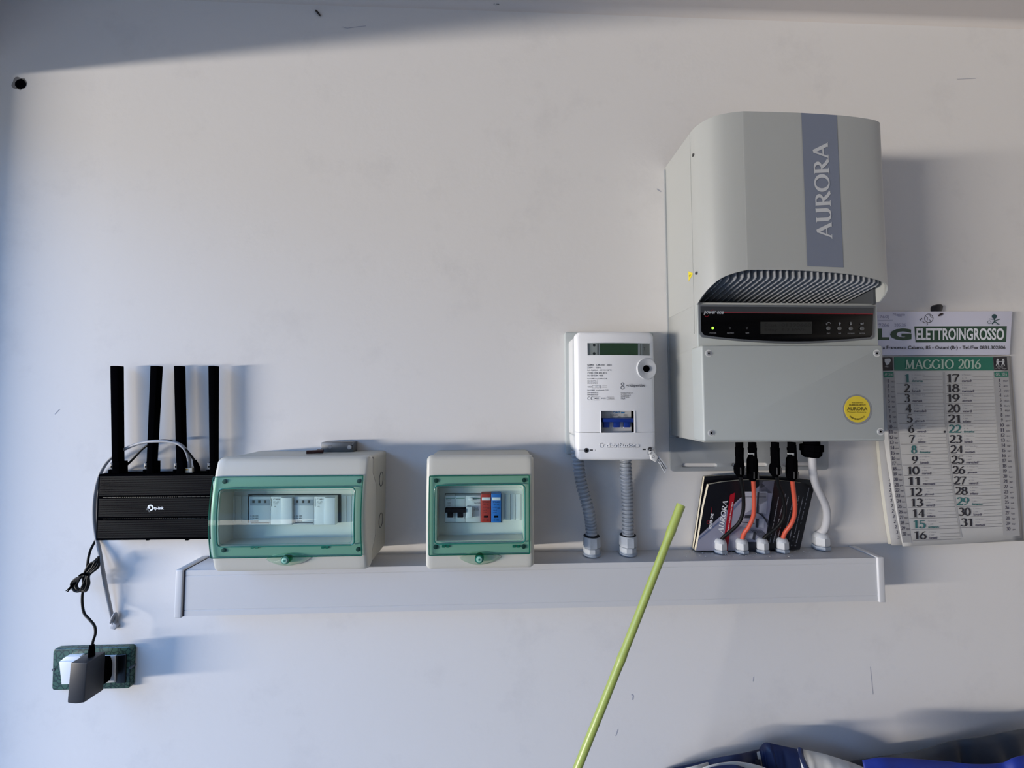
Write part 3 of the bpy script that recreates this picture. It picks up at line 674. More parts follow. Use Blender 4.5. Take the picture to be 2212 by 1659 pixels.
# ================================================================== ELECTRICITY METER
me_ = thing('electricity_meter', at(1330, 994, 0), 'white electricity meter with a green display and blue breaker switch', 'meter')
slab('mounting_plate', [(1221, 717), (1412, 717), (1412, 976), (1223, 982)], 0, .014, mat('grey_plate', (176, 182, 183), .5), me_, .002, .004)
slab('rear_body', [(1236, 730), (1412, 730), (1412, 940), (1237, 940)], .012, .050, METERB, me_, .002, .006)
slab('lower_rear_body', [(1238, 940), (1410, 940), (1410, 984), (1250, 984), (1240, 972)], .012, .050, METERB, me_, .002, .003)
DM, BM2 = .064, .011
a, b = at(1243, 717, DM), at(1418, 993, DM); MX0, MX1, MZ0, MZ1 = a.x, b.x, b.z, a.z
mxc, mhw = (MX0 + MX1) / 2, (MX1 - MX0) / 2; mzc, mhh = (MZ0 + MZ1) / 2, (MZ1 - MZ0) / 2
def mbase(x, z): return DM + BM2 * (1 - ((x - mxc) / mhw) ** 2) * (1 - .35 * abs((z - mzc) / mhh) ** 3)
def mfd(x, z):
    ex = max(0, min(x - MX0, MX1 - x)); ez = max(0, min(z - MZ0, MZ1 - z)); R_ = .006; k = 0
    for q in (ex, ez):
        if q < R_: k += R_ - math.sqrt(R_ * R_ - (R_ - q) ** 2)
    return mbase(x, z) - min(k, R_)
SM_ = surf(mbase)
zs = SM_(1330, 934.5).z
a, b = SM_(1298.5, 887.5), SM_(1369.5, 934); wx0, wx1, wz0, wz1 = a.x, b.x, b.z, a.z
a, b = SM_(1269, 741), SM_(1404, 768); lx0, lx1, lz0, lz1 = a.x, b.x, b.z, a.z
rnd = (0, .0006, .0018, .0036, .006, .009)
gr = lst(MX0, MX1, rnd, 16, (wx0, wx1, lx0, lx1))
# two faces: upper shell with the breaker window; display window is a recessed inlay
Zl = [z for z in lst(MZ0, MZ1, rnd, 26, (wz0, wz1, lz0, lz1))]
up = [zs + .0003] + [z for z in Zl if z > zs + .001]
def mesh_cover(name, X, Z, holes, m):
    bm_ = bmesh.new(); V = {}
    def rcn(x, z):
        r = .009; cx = min(max(x, MX0 + r), MX1 - r); cz = min(max(z, MZ0 + r), MZ1 - r); dx, dz = x - cx, z - cz; L = math.hypot(dx, dz)
        if L < 1e-9 or abs(dx) < 1e-9 or abs(dz) < 1e-9: return x, z
        k = max(abs(dx), abs(dz)) / L; return cx + dx * k, cz + dz * k
    for i, x in enumerate(X):
        for j, z in enumerate(Z): a_, b_ = rcn(x, z); V[i, j] = bm_.verts.new((a_, -mfd(x, z), b_))
    ext = {}
    for i in range(len(X) - 1):
        for j in range(len(Z) - 1):
            xm, zm_ = (X[i] + X[i + 1]) / 2, (Z[j] + Z[j + 1]) / 2
            if any(h_[0] < xm < h_[1] and h_[2] < zm_ < h_[3] for h_ in holes): continue
            bm_.faces.new((V[i, j], V[i + 1, j], V[i + 1, j + 1], V[i, j + 1]))
    for v_ in [v_ for v_ in bm_.verts if not v_.link_faces]: bm_.verts.remove(v_)
    be = [e_ for e_ in bm_.edges if len(e_.link_faces) == 1]
    ret = bmesh.ops.extrude_edge_only(bm_, edges=be)
    for v_ in [g for g in ret['geom'] if isinstance(g, bmesh.types.BMVert)]: v_.co.y = -.048
    return frombm(name, bm_, m, me_, 28)
mesh_cover('front_cover', gr, up, [(wx0, wx1, wz0 - .001, wz1), (lx0, lx1, lz0, lz1)], METER)
mesh_cover('terminal_cover', gr, [z for z in Zl if z < zs - .001] + [zs - .0003], [], METER)
LCDG = mat('lcd_green', (54, 80, 58), .35); GLS = mat('display_grey', (120, 120, 122), .3)
dl = mfd((lx0 + lx1) / 2, lz0) 
slab_w('display_bezel', [(lx0 - .001, lz0 - .001), (lx1 + .001, lz0 - .001), (lx1 + .001, lz1 + .001), (lx0 - .001, lz1 + .001)], .050, .066, GLS, me_)
p_ = Print(flat(.066), .0002); p_.rect(1296, 739, 1378, 770).build('display', LCDG, me_)
p_ = Print(flat(.066), .0002); p_.rect(1270, 741, 1290, 768).build('display_margin', mat('margin_grey', (176, 176, 178), .3), me_)
p_ = Print(flat(.066), .0004); p_.disc(1283.5, 745.5, 3); p_.disc(1283.5, 763.5, 3); p_.rect(1300, 758, 1302, 761); p_.disc(1358.5, 761, 2); p_.t('T', 1390, 750, 1393.5, 757); p_.build('sensor_dot', DGREY, me_)
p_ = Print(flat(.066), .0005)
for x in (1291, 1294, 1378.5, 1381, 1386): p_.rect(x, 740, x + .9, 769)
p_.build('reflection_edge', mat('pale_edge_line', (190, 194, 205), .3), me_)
box('display_window', lx0, lx1, .0685, .0688, lz0, lz1, clearmat('clear_window', (.9, .93, .92), .03), me_)
c = SM_(1396, 796.5); rr0 = (SM_(1416, 796.5) - c).length
dcb = mbase(c.x, c.z)
tl_ = math.atan(2 * BM2 * (c.x - mxc) / mhw ** 2) * .9
prof = [(rr0, -.004), (rr0, .0012), (rr0 * .96, .0024), (rr0 * .8, .0022), (rr0 * .5, .0006), (rr0 * .38, 0)]
vs, fs = [], []
for r_, h_ in prof:
    for k in range(36): xx = r_ * math.cos(2 * PI * k / 36); vs.append((c.x + xx * math.cos(tl_) - h_ * math.sin(-tl_), -(dcb + h_ - xx * math.sin(tl_)), c.z + r_ * math.sin(2 * PI * k / 36)))
for i in range(len(prof) - 1):
    for k in range(36): fs.append((i * 36 + k, (i + 1) * 36 + k, (i + 1) * 36 + (k + 1) % 36, i * 36 + (k + 1) % 36))
fs.append(tuple((len(prof) - 1) * 36 + k for k in range(36)))
fromdata('button_dish', vs, fs, mat('dish_grey', (206, 208, 212), .4), me_, 50)
cyl('button', (c.x - .0004, c.z), rr0 * .32, dcb - .002, dcb + .0022, BLK, me_, 24, .001)
# breaker behind its window
slab_w('breaker_body', [(wx0 - .002, wz0 - .002), (wx1 + .002, wz0 - .002), (wx1 + .002, wz1 + .001), (wx0 - .002, wz1 + .001)], .048, .0592, mat('breaker_grey', (196, 198, 200), .45), me_)
BLU = mat('royal_blue_lever', (18, 50, 132), .35)
for i in range(3):
    x = 1304.5 + i * 22.3; sub('lever_slot', me_, rect(x - 2.5, 908, x + 16, 924), .059, .0605, METER); sub('lever', me_, rect(x, 908, x + 12.5, 923.5), .0595, .067, BLU, .001)
slab('lever_bar', [(1302, 903.5), (1368.5, 903.5), (1368.5, 912), (1302, 912)], .059, .0715, BLU, me_, .0012)
p_ = Print(flat(.0592), .0004); p_.t('CHNT', 1324, 889, 1340, 893, .03); p_.rect(1341.5, 890, 1349, 893); p_.build('lettering', mat('sky_blue_ink', (40, 120, 180), .5), me_)
p_ = Print(flat(.0592), .0004); p_.t('NXB-63V', 1318, 895, 1335, 898); p_.t('C63', 1318, 899, 1324, 902); p_.t('~400V', 1333, 899, 1341, 902); p_.t('6000', 1347, 895, 1355, 898); p_.t('0-OFF', 1347, 899, 1357, 902); p_.build('printing', INK, me_)
# window cheeks
for x0_, x1_ in ((wx0 - .0014, wx0), (wx1, wx1 + .0028)): box('window_cheek', x0_, x1_, .05, mbase((x0_ + x1_) / 2, wz0) + .0012, wz0 - .0006, wz1, METER, me_, .0004)
# printing on the face
p_ = Print(SM_, .0005)
for s_, x0_, y0_, x1_, y1_, b_ in (('GEMIS   OM.310   2022', 1268.5, 786.5, 1321, 790, .012), ('230V ~ 50Hz', 1268.5, 792.5, 1298.5, 796, .012), ('0,1-5(60)A  -25°C+55°C', 1268.5, 798, 1321, 801.8, .012), ('COD. 22E 4E5 KE1', 1269, 804, 1310, 807.5, .012), ('N. 00 584 468', 1269, 809.5, 1302, 813, .012),
    ('ka=1000 imp/kWh Cl.B', 1269, 816.8, 1311, 820, .01), ('EN 50470-1', 1269, 821.7, 1290, 824.6, .01), ('EN 50470-3', 1269, 826, 1290, 829, .01), ('UC3', 1269.5, 834, 1277.5, 837, .01), ('kr=1000  imp/kvarh Cl.2', 1269, 841.6, 1314, 845, .01), ('EN 62053-21', 1269, 846.6, 1292, 849.6, .01), ('EN 62053-23', 1269, 851, 1292, 854, .01),
    ('M22', 1284.5, 858.5, 1293.5, 862.3, .012), ('0122', 1299, 859, 1308, 862.2, .01), ('T10616', 1312.5, 859, 1325.5, 861.8, .005), ('Gridspertise s.r.l.', 1341, 847.5, 1368, 851, .01), ('Via Ombrone 2', 1341, 852, 1362, 854.8, .01), ('00198 Roma', 1341, 856, 1359, 858.8, .01), ('ITALIA', 1341, 860, 1350.5, 862.6, .01)):
    p_.t(s_, x0_, y0_, x1_, y1_, b_)
p_.line(arc(1272.6, 860.5, 3.3, 3.4, 60, 300, 10), .8); p_.line(arc(1279.6, 860.5, 3.3, 3.4, 60, 300, 10), .8); p_.line([(1276.6, 860.5), (1279, 860.5)], .8)
for (l, t_, r, b_) in ((1282.5, 856.5, 1295.5, 864.5), (1311, 857.8, 1326.5, 863), (1279.5, 832.5, 1286.5, 838), (1289, 832.5, 1294, 838)): p_.line([(l, t_), (r, t_), (r, b_), (l, b_), (l, t_)], .5)
p_.ring(1297.5, 837, 1.2, .6, 10); p_.line([(1297.5, 832), (1297.5, 836)], .8); p_.line([(1301, 833.5), (1311, 833.5)], .4); p_.line([(1301, 837), (1311, 837)], .4)
p_.build('printing', INK, me_)
p_ = Print(SM_, .0005); p_.t('gridspertise', 1352, 829, 1393.5, 837, .02); p_.ring(1344.5, 837.2, 3.4, 1.3); p_.ring(1344.5, 829.6, 2.6, 1.3); p_.build('lettering', mat('logo_grey', (110, 111, 116), .5), me_)
p_ = Print(SM_, .0011); p_.t('distribuzione', 1309, 957, 1380, 966, .03); p_.t('-', 1303, 960.5, 1306, 962); p_.line(arc(1298.5, 961.5, 4.2, 4.2, -20, 300, 18), 1.3); p_.line([(1296, 961.5), (1302, 960.5)], 1.2); p_.build('embossed_lettering', mat('embossed_white', (246, 247, 250), .35), me_)
p_ = Print(SM_, .0006); p_.t('distribuzione', 1309.7, 957.7, 1380.7, 966.7, .03); p_.line(arc(1299.2, 962.2, 4.2, 4.2, -20, 300, 18), 1.3); p_.build('emboss_shade', mat('emboss_shade_grey', (140, 143, 154), .5), me_)  # offset grey copy paints the shaded edge of the raised letters
for (sx_, sl) in ((1266.5, 1), (1404, -1)):
    c = SM_(sx_, 972.7 if sl > 0 else 970.5); d_ = mbase(c.x, c.z) - .0004
    scw = cyl('cover_screw', (c.x, c.z), .0042, d_ - .003, d_ + .0022, mat('screw_dark', (90, 90, 94), .35, metal=.8), me_, 20, .0008)
    cyl('screw_socket', (c.x, c.z), .0018, d_ + .002, d_ + .0024, BLK, scw, 6)
    p_ = Print(SM_, .0006); x0_, x1_ = (sx_ + 8, sx_ + 14) if sl > 0 else (sx_ - 16, sx_ - 9); y0_ = 972.2 if sl > 0 else 971
    p_.rect(x0_, y0_ - 1.3, x1_, y0_ + 1.3); p_.build('slot', DGREY, me_)
p_ = Print(SM_, .0006); p_.rect(1249.5, 971.2, 1260, 973.2); p_.build('slot_groove', mat('groove_grey', (190, 192, 196), .6), me_)
p_ = Print(SM_, .0006); p_.disc(1283, 972.5, 2); p_.disc(1397, 971.3, 1.6); p_.build('light_pipe', mat('pure_white', (252, 252, 255), .2), me_)
# seal tag
sg = thing('seal_tag', at(1420, 995, .075), 'clear plastic seal tag with a serial print hanging from the meter cover screw', 'seal tag')
CLR = clearmat('clear_seal_plastic', (.86, .87, .9), .1)
slab('seal_head', [(1403, 975), (1412, 974), (1422, 988), (1417, 999), (1407, 993)], .078, .082, mat('milky_plastic', (216, 216, 214), .35), sg, .0012, .0015)
slab('flag', [(1418, 991), (1423, 985), (1443, 1010), (1437, 1023)], .0785, .0798, mat('clear_flag', (198, 201, 206), .25), sg, .0003, .001)
p_ = Print(flat(.0798), .0004); p_.text('e-distribuzione', (1421.5, 990), (1438, 1013), (1423.5, 988.3), .03); p_.text('2A1108EE2', (1419.5, 993), (1435, 1017.5), (1421.3, 991.3), .02); p_.build('printing', BLACKINK, sg)
c0 = at(1411, 986, .082); p_ = Print(flat(.082), .0003); p_.ring(1411, 987, 2.2, .9); p_.build('seal_mark', INK, sg)
tube('seal_wire', pxpath([(1404, 970, .077), (1399, 977, .082), (1400, 982, .084), (1406, 978, .083), (1409, 972, .080), (1413, 969, .078), (1404, 971, .079), (1400, 975, .081)], 6), .0005, SILVER, sg, 6)
tube('seal_wire', pxpath([(1406, 971, .078), (1412, 969, .080), (1416, 968, .079)], 4), .0004, SILVER, sg, 6)

# ================================================================== CONDUITS
def conduit(path, foot, label, nring, r=.0108):
    f = on_tray(*foot); T = thing('flexible_conduit', f, label, 'conduit', 'grey corrugated conduits under the meter')
    P = pxpath(path, 30); P = P[:-1] + [(f.x, f.y, ZT1 + .034)] if False else P
    P[-1] = P[-1]
    # resample evenly
    L = [0.0]
    for i in range(1, len(P)): L.append(L[-1] + math.dist(P[i], P[i - 1]))
    N = nring * 6; Q = []
    for k in range(N + 1):
        s = L[-1] * k / N; i = min(max(1, next((j for j in range(1, len(L)) if L[j] >= s), len(L) - 1)), len(L) - 1)
        t_ = (s - L[i - 1]) / (L[i] - L[i - 1] + 1e-12); Q.append(Vector(P[i - 1]).lerp(Vector(P[i]), min(1, t_)))
    pr = (1.0, 1.04, 1.04, 1.0, .80, .80)
    tube('corrugated_hose', Q, lambda i: r * pr[i % 6], CORR, T, 22, False, 18)
    b = Vector((f.x, f.y, ZT1))
    up_ = Vector((0, 0, 1)); g = lathe('gland_body', [(b, .0165), (b + up_ * .003, .0168), (b + up_ * .004, .0150), (b + up_ * .012, .0150)], GLANDB, T, 20)
    lathe('gland_collar', [(b + up_ * .006, .0158), (b + up_ * .0135, .0158), (b + up_ * .0145, .0145)], GLANDD, T, 10, 20)
    lathe('gland_nut', [(b + up_ * .0148, .0150), (b + up_ * .016, .0166), (b + up_ * .033, .0163), (b + up_ * .0345, .0155)], GLANDD, T, 8, 20)
    vs_, fs_ = [], []
    lathe('gland_mouth', [(b + up_ * .0340, .0152), (b + up_ * .0358, .0150)], mat('gland_dark', (38, 40, 46), .8), T, 24)
    lathe('gland_lip', [(b + up_ * .0335, .0160), (b + up_ * .0352, .0158)], GLANDD, T, 24)
    return T
g1, g2 = on_tray(1279, 1199), on_tray(1357, 1197)
def end_px(g, dz): # pixel-free: finish the hose exactly in its gland
    return (g.x, g.y, ZT1 + dz)
def conduit2(pts, foot, label, nring):
    f = on_tray(*foot); dep = -f.y
    return conduit([(x, y, d_ if d_ is not None else dep) for x, y, d_ in pts], foot, label, nring)
conduit2([(1246, 972, .034), (1249, 1000, .033), (1255, 1040, .032), (1264, 1075, .032), (1272, 1105, .032), (1276.5, 1135, None), (1278, 1168, None)], (1278.5, 1198), 'grey corrugated conduit bending from the left corner of the meter to the trunking', 24)
conduit2([(1350.5, 975, .034), (1352, 1020, .034), (1354.5, 1070, None), (1356, 1120, None), (1357, 1168, None)], (1357, 1196), 'straight grey corrugated conduit under the middle of the meter', 24)
box('cable_stub', at(1240, 970, .03).x, at(1246, 970, .03).x, .02, .035, at(1243, 985, .03).z, at(1243, 968, .03).z, BLK, me_, .001)

# ================================================================== INVERTER
IX0, IX1, IZ0, IZ1 = .3445, .6700, 1.4320, 1.980
iv = thing('solar_inverter', ((IX0 + IX1) / 2, 0, IZ0), 'large pale grey solar inverter with a curved hood, cooling fins and black display', 'inverter')
# hood: bent sheet seen from below
prof = [(IX0, .002), (IX0, .104), (.3458, .116), (.350, .127), (.360, .1405), (.372, .1485), (.386, .1532), (.398, .1558), (.405, .1570), (.409, .1574), (.428, .1576), (.47, .1576), (.507, .157), (.545, .1555), (.58, .1535), (.61, .1505), (.635, .147), (.652, .1430), (.663, .1375), (.6688, .1290), (IX1, .118), (IX1, .002)]
P3 = catmull(prof[1:-1], 4); prof = [prof[0]] + [tuple(q) for q in P3] + [prof[-1]]
DPAN = .113; ZPAN = 1.6675
def zbot(d): return ZPAN if d <= DPAN else ZPAN + (d - DPAN) * 1.02
def hoodd(x, z=0):
    xs = [q[0] for q in prof[8:-6]]; ds = [q[1] for q in prof[8:-6]]; return float(np.interp(x, xs, ds))
bm = bmesh.new(); th = .0022; rows = []
c_in = (.507, .05)
for k, (x, d) in enumerate(prof):
    a_, b_ = prof[max(0, k - 1)], prof[min(len(prof) - 1, k + 1)]; t_ = Vector((b_[0] - a_[0], b_[1] - a_[1])).normalized(); n_ = Vector((t_.y, -t_.x))
    if n_.dot(Vector((c_in[0] - x, c_in[1] - d))) < 0: n_ = -n_
    xi, di = x + n_.x * th, d + n_.y * th; zb = zbot(d)
    rows.append([bm.verts.new((x, -d, zb)), bm.verts.new((x, -d, IZ1)), bm.verts.new((xi, -di, IZ1)), bm.verts.new((xi, -di, zb + .0004))])
for k in range(len(rows) - 1):
    A_, B_ = rows[k], rows[k + 1]
    for i in range(4): bm.faces.new((A_[i], A_[(i + 1) % 4], B_[(i + 1) % 4], B_[i]))
hood = frombm('hood', bm, INV, iv, 40)
HS = surf(hoodd)
p_ = Print(HS, .0006)
N = 24
for i in range(N):
    y0_, y1_ = i / N, (i + 1) / N
    f_ = lambda t_, side: ((1731 + 13 * t_) if not side else (1807 + 15 * t_), (243.6 + 331.2 * t_) if not side else (248.6 + 329.2 * t_))
    p_.poly([f_(y0_, 0), f_(y0_, 1), f_(y1_, 1), f_(y1_, 0)])
p_.build('slate_stripe', STRIPE, hood)
p_ = Print(HS, .0010); p_.text('AURORA', (1799.5, 516), (1789.5, 307), (1764.5, 517.5), 0, True); p_.build('lettering', STRIPET, hood)
box('top_plate', IX0 + .003, IX1 - .003, .004, .100, IZ1 - .010, IZ1 - .007, ALU, iv)
# lower housing
box('lower_housing', IX0 + .0002, IX1 - .001, .002, DPAN - .004, IZ0, ZPAN + .004, INV, iv, .0006)
slab_w('display_housing', [(IX0 + .0008, at(1500, 752, DPAN).z), (IX1 - .002, at(1900, 752, DPAN).z), (IX1 - .002, ZPAN), (IX0 + .0008, ZPAN)], .09, DPAN, INVF, iv, .002)
# side details
YEL = mat('warning_yellow', (222, 205, 40), .5)
def side_pt(px, py):  # on the left flank
    v_ = RM @ np.array([(px - W / 2) / F, 1.0, -(py - H / 2) / F]); t_ = (IX0 - CAM[0]) / v_[0]; return Vector(CAM + t_ * v_)
c = side_pt(1492.5, 594); fromdata('warning_label', [(IX0 - .0004, c.y - .0085, c.z), (IX0 - .0004, c.y + .008, c.z - .0095), (IX0 - .0004, c.y + .008, c.z + .0095)], [(0, 1, 2)], YEL, iv)
fromdata('warning_mark', [(IX0 - .0006, c.y - .0025, c.z), (IX0 - .0006, c.y + .0055, c.z - .002), (IX0 - .0006, c.y + .0055, c.z + .002)], [(0, 1, 2)], mat('dark_yellow', (150, 140, 20), .5), iv)
for q in ((1497, 335), (1504, 590)):
    c = side_pt(*q); lathe('side_rivet', [((IX0 + .001, c.y, c.z), .0028), ((IX0 - .0010, c.y, c.z), .0026)], mat('rivet_dark', (70, 70, 72), .4), iv, 12)
box('side_seam', IX0 - .0006, IX0 + .001, .1025, .1032, ZPAN - .05, IZ1 - .001, INV, iv)
# heat sink
for i in range(29):
    x = .3525 + i * .01085
    if x > .664: break
    front = min(hoodd(x) - .012, .146) if x > .36 else .112
    if x < .372: front = .118 + (x - .3525) * .8
    if x > .655: front = .128
    back = .040; N = 22; vs_, top = [], []
    pr = [(back, 1.680)]
    for j in range(N + 1):
        d_ = back + (front - .006 - back) * j / N
        base_z = 1.680 + (d_ - back) * .205
        pr.append((d_, base_z + (.0013 if j % 2 else 0)))
    pr += [(front, pr[-1][1] + .0040), (front, 1.80), (back, 1.80)]
    w_ = .0008
    bm = bmesh.new(); A_ = [bm.verts.new((x - w_, -d_, z_)) for d_, z_ in pr]; B_ = [bm.verts.new((x + w_, -d_, z_)) for d_, z_ in pr]
    bm.faces.new(A_); bm.faces.new(B_[::-1])
    for j in range(len(A_)): bm.faces.new((A_[j - 1], A_[j], B_[j], B_[j - 1]))
    frombm('cooling_fin', bm, ALUF, iv, None)
box('hood_liner', IX1 - .0075, IX1 - .0035, .006, .112, ZPAN + .0015, 1.85, mat('liner_dark', (60, 64, 70), .6), iv)
box('heat_sink_base', IX0 + .004, IX1 - .004, .006, .042, ZPAN + .002, 1.85, ALU, iv)
box('heat_sink_shelf', IX0 + .004, IX1 - .004, .040, .108, 1.722, 1.726, mat('sink_dark', (40, 43, 50), .6), iv)
# display panel
def quadp(pts): return pts
outer = [(1509.5, 657.5), (1891, 660.5), (1889, 727), (1884, 732.5)] + [(1884 - 368 * t_, 732.5 - 3.5 * t_ + 11.5 * math.sin(PI * t_) * (1 - .1 * t_)) for t_ in [i / 14 for i in range(1, 14)]] + [(1517, 728), (1511, 720)]
slab('display_rim', outer, DPAN - .002, DPAN + .0022, RIM, iv, .0008)
def inset(pts, k):
    cx = 1700; cy = 697; return [(x + (k if x < cx - 150 else (-k if x > cx + 150 else 0)), y + (k if y < cy else -k)) for x, y in pts]
glass = slab('display_glass', inset(outer, 4.2), DPAN, DPAN + .0028, BLKG, iv, .0004)
FD = DPAN + .0028
p_ = Print(flat(FD), .0003); p_.poly([(1514, 662), (1886.5, 665), (1886, 678), (1514, 675)]); p_.build('upper_band', DGREY, glass)
p_ = Print(flat(FD), .0006); p_.line([(1560, 675.3), (1886, 678.3)], 1.2); p_.line(arc(1526.5, 679.5, 4.5, 4.5, 20, 160, 10), .8); p_.line([(1535, 672), (1539.5, 668.5), (1543, 671)], .6); p_.build('red_line', REDL, glass)
p_ = Print(flat(FD), .0008); p_.text('power one', (1520, 680.5), (1562, 681), (1522, 671.6), .03); p_.build('lettering', mat('silver_print', (176, 180, 186), .4), glass)
p_ = Print(flat(FD), .0006)
for s_, x0_, x1_, y_ in (('POWER', 1533, 1547.5, 718), ('ALARM', 1570, 1585, 718), ('GFI', 1610.5, 1618, 718), ('ESC', 1786, 1793.5, 719), ('UP', 1811, 1817, 719), ('DOWN', 1831, 1845.5, 719), ('ENTER', 1856, 1869, 719)): p_.t(s_, x0_, y_, x1_, y_ + 2.6, .01)
p_.line(arc(1790, 700.5, 4.5, 4, 180, 340, 10), 1.4); p_.poly([(1783.5, 699), (1788, 699), (1786, 703)])
p_.poly([(1814, 695.5), (1817, 699), (1815.2, 699), (1815.2, 703), (1812.8, 703), (1812.8, 699), (1811, 699)])
p_.poly([(1838, 703), (1835, 699.5), (1836.8, 699.5), (1836.8, 695.5), (1839.2, 695.5), (1839.2, 699.5), (1841, 699.5)])
p_.poly([(1858, 699.5), (1861.5, 697), (1861.5, 698.6), (1864, 698.6), (1864, 696.5), (1865.6, 696.5), (1865.6, 700.6), (1861.5, 700.6), (1861.5, 702)])
p_.build('button_symbol', mat('grey_symbols', (120, 123, 128), .5), glass)
pcyl('status_light', 1540, 708.5, 2.6, FD - .001, FD + .001, mat('lit_green_led', (150, 240, 60), .3, emit=((170, 255, 70), 1.4)), glass, 16, .0003)['label'] = 'lit green status light'
for x in (1577.3, 1613.8): pcyl('status_light', x, 708.5, 2.4, FD - .001, FD + .0006, mat('unlit_led', (46, 48, 50), .3), glass, 14)
for x, y in ((1790.5, 709), (1814.5, 709), (1839, 709.3), (1863.5, 709.5)): pcyl('button', x, y, 4.0, FD - .001, FD + .0016, mat('grey_button', (84, 86, 88), .35), glass, 18, .0006)
lc = slab('lcd_screen', rect(1643, 695, 1754, 721.5), FD - .001, FD + .0004, mat('lcd_dark', (30, 32, 31), .45), glass)
p_ = Print(flat(FD + .0004), .0003); p_.t('Etot  01390660', 1652, 698.5, 1752, 705.5, 0); p_.t('Eday  6.3 kWh', 1652, 709.5, 1740, 716.5, 0); p_.build('lcd_text', mat('lcd_text', (14, 15, 15), .6), lc)
# lid
DL = .131
lid = slab('front_lid', [(1515, 746), (1907, 746), (1913.5, 952), (1521, 954)], DPAN - .014, DL, INVF, iv, .006, .004, 3)
slab('lid_tray', [(1513, 750), (1907, 750), (1912, 953), (1520, 956)], .03, DL - .010, INV, iv, .002, .003)
for q in ((1531, 763), (1894.5, 763), (1536.5, 935.5), (1902.5, 932.5)):
    pcyl('screw_seat', q[0], q[1], 7.5, DL - .002, DL + .0004, mat('screw_seat_grey', (206, 208, 208), .4), lid, 20)
    s_ = pcyl('lid_screw', q[0], q[1], 5.0, DL - .002, DL + .0022, SILVER, iv, 20, .001)
    pcyl('screw_socket', q[0] + .3, q[1], 2.2, DL + .001, DL + .0026, BLK, s_, 6)
pcyl('sticker_rim', 1852, 885, 31.5, DL - .001, DL + .0006, mat('silver_sticker_rim', (150, 153, 158), .35, metal=.4), lid, 48)
st = pcyl('round_sticker', 1852, 884, 27.5, DL - .001, DL + .0010, mat('yellow_sticker', (218, 194, 52), .4), lid, 48)
p_ = Print(flat(DL + .001), .0004)
p_.t('AURORA', 1829.5, 879, 1873.5, 886.8, .02)
p_.t('POUR ASSISTANCE', 1840, 869, 1865, 871.3, .01); p_.t('00-800-00-287672', 1834, 873, 1870, 876.4, .02)
p_.t('Power-Service', 1831, 888.7, 1871, 891.5, .0)
for i, ch in enumerate('00-800-00-4287672'):
    a_ = math.radians(136 - i * 5.6); R_ = 21.5; cx, cy = 1852 + R_ * math.cos(a_), 884 + R_ * math.sin(a_); ux, uy = math.sin(a_), -math.cos(a_)
    p_.text(ch, (cx - ux * .9 + math.cos(a_) * 1.7, cy - uy * .9 + math.sin(a_) * 1.7), (cx + ux * .9 + math.cos(a_) * 1.7, cy + uy * .9 + math.sin(a_) * 1.7), (cx - ux * .9 - math.cos(a_) * 1.7, cy - uy * .9 - math.sin(a_) * 1.7), .02)
p_.build('sticker_text', mat('olive_ink', (96, 84, 24), .6), lid)
# wall bracket
bmx = [at(*q, .004) for q in ((1447, 945), (1790, 945), (1790, 1015), (1449, 1019))]
def slot(l, r, y, hgt=4.2, n=8):
    pts = [at(l + hgt - hgt * math.sin(PI * i / n), y - hgt * math.cos(PI * i / n), .004) for i in range(n + 1)] + [at(r - hgt + hgt * math.sin(PI * i / n), y + hgt * math.cos(PI * i / n), .004) for i in range(n + 1)]
    return [(q.x, q.z) for q in pts]
slab_w('wall_bracket', [(q.x, q.z) for q in bmx], 0.0, .004, BRK, iv, .0006, [0, 0, .008, .008], 2, [slot(1473, 1549, 1005), slot(1581, 1657, 1004), slot(1690, 1762, 1003)])
box('bracket_flange', IX0 - .003, IX0 + .010, 0, .0035, 1.42, at(1435, 366, .003).z, BRK, iv, .0005)
box('bracket_flange', IX1 - .020, IX1 + .000, 0, .0035, 1.42, 1.95, BRK, iv, .0005)

# ---- cables
def white_gland(T, f, s=1.0, sides=6):
    up_ = Vector((0, 0, 1)); b = Vector((f.x, f.y, ZT1))
    lathe('gland_nut', [(b, .0125 * s), (b + up_ * .0055 * s, .0125 * s)], GLANDB, T, 6, 20)
    lathe('gland_body', [(b + up_ * .0055 * s, .0100 * s), (b + up_ * .008 * s, .0118 * s), (b + up_ * .019 * s, .0116 * s)], GLAND, T, 6, 20)
    lathe('gland_dome', [(b + up_ * .019 * s, .0112 * s), (b + up_ * .0225 * s, .0104 * s), (b + up_ * .0255 * s, .0082 * s), (b + up_ * .0268 * s, .0060 * s)], GLAND, T, 20, 50)
    return b
def mc4(T, x, ytop, y1, y2, d, kind):
    """plug pair between the inverter floor (ytop) and the cord (y2)"""
    P = lambda y, k=0: at(x + k, y, d); sc = .00083
    A_ = [(P(ytop), .0066), (P(ytop + 12), .0066), (P(ytop + 12), .0076), (P(ytop + 18), .0074), (P(y1 - 16), .0072), (P(y1 - 16), .0066), (P(y1), .0068)]
    lathe('socket_half', A_, BLK, T, 14)
    B_ = [(P(y1), .0078), (P(y1 + 6), .0092), (P(y2 - 12), .0096), (P(y2 - 3), .0086), (P(y2), .0060), (P(y2 + 4), .0045)]
    nut = lathe('plug_half', B_, BLK, T, 10, 20)
    c = P((ytop + y1) / 2); l = P(y1 - 14); h_ = P(y1 + 2)
    slab_w('latch', [(c.x - .0026, h_.z), (c.x + .0026, h_.z), (c.x + .0022, l.z + .012), (c.x - .0022, l.z + .012)], d + .004, d + .0098, BLK, T, .001)
    for k in (-1, 1):
        box('grip_rib', c.x + k * .004 - .0007, c.x + k * .004 + .0007, d + .006, d + .0100, P(y2 - 3).z, P(y2 - 18).z, mat('rib_grey', (60, 60, 62), .4), T, .0003)
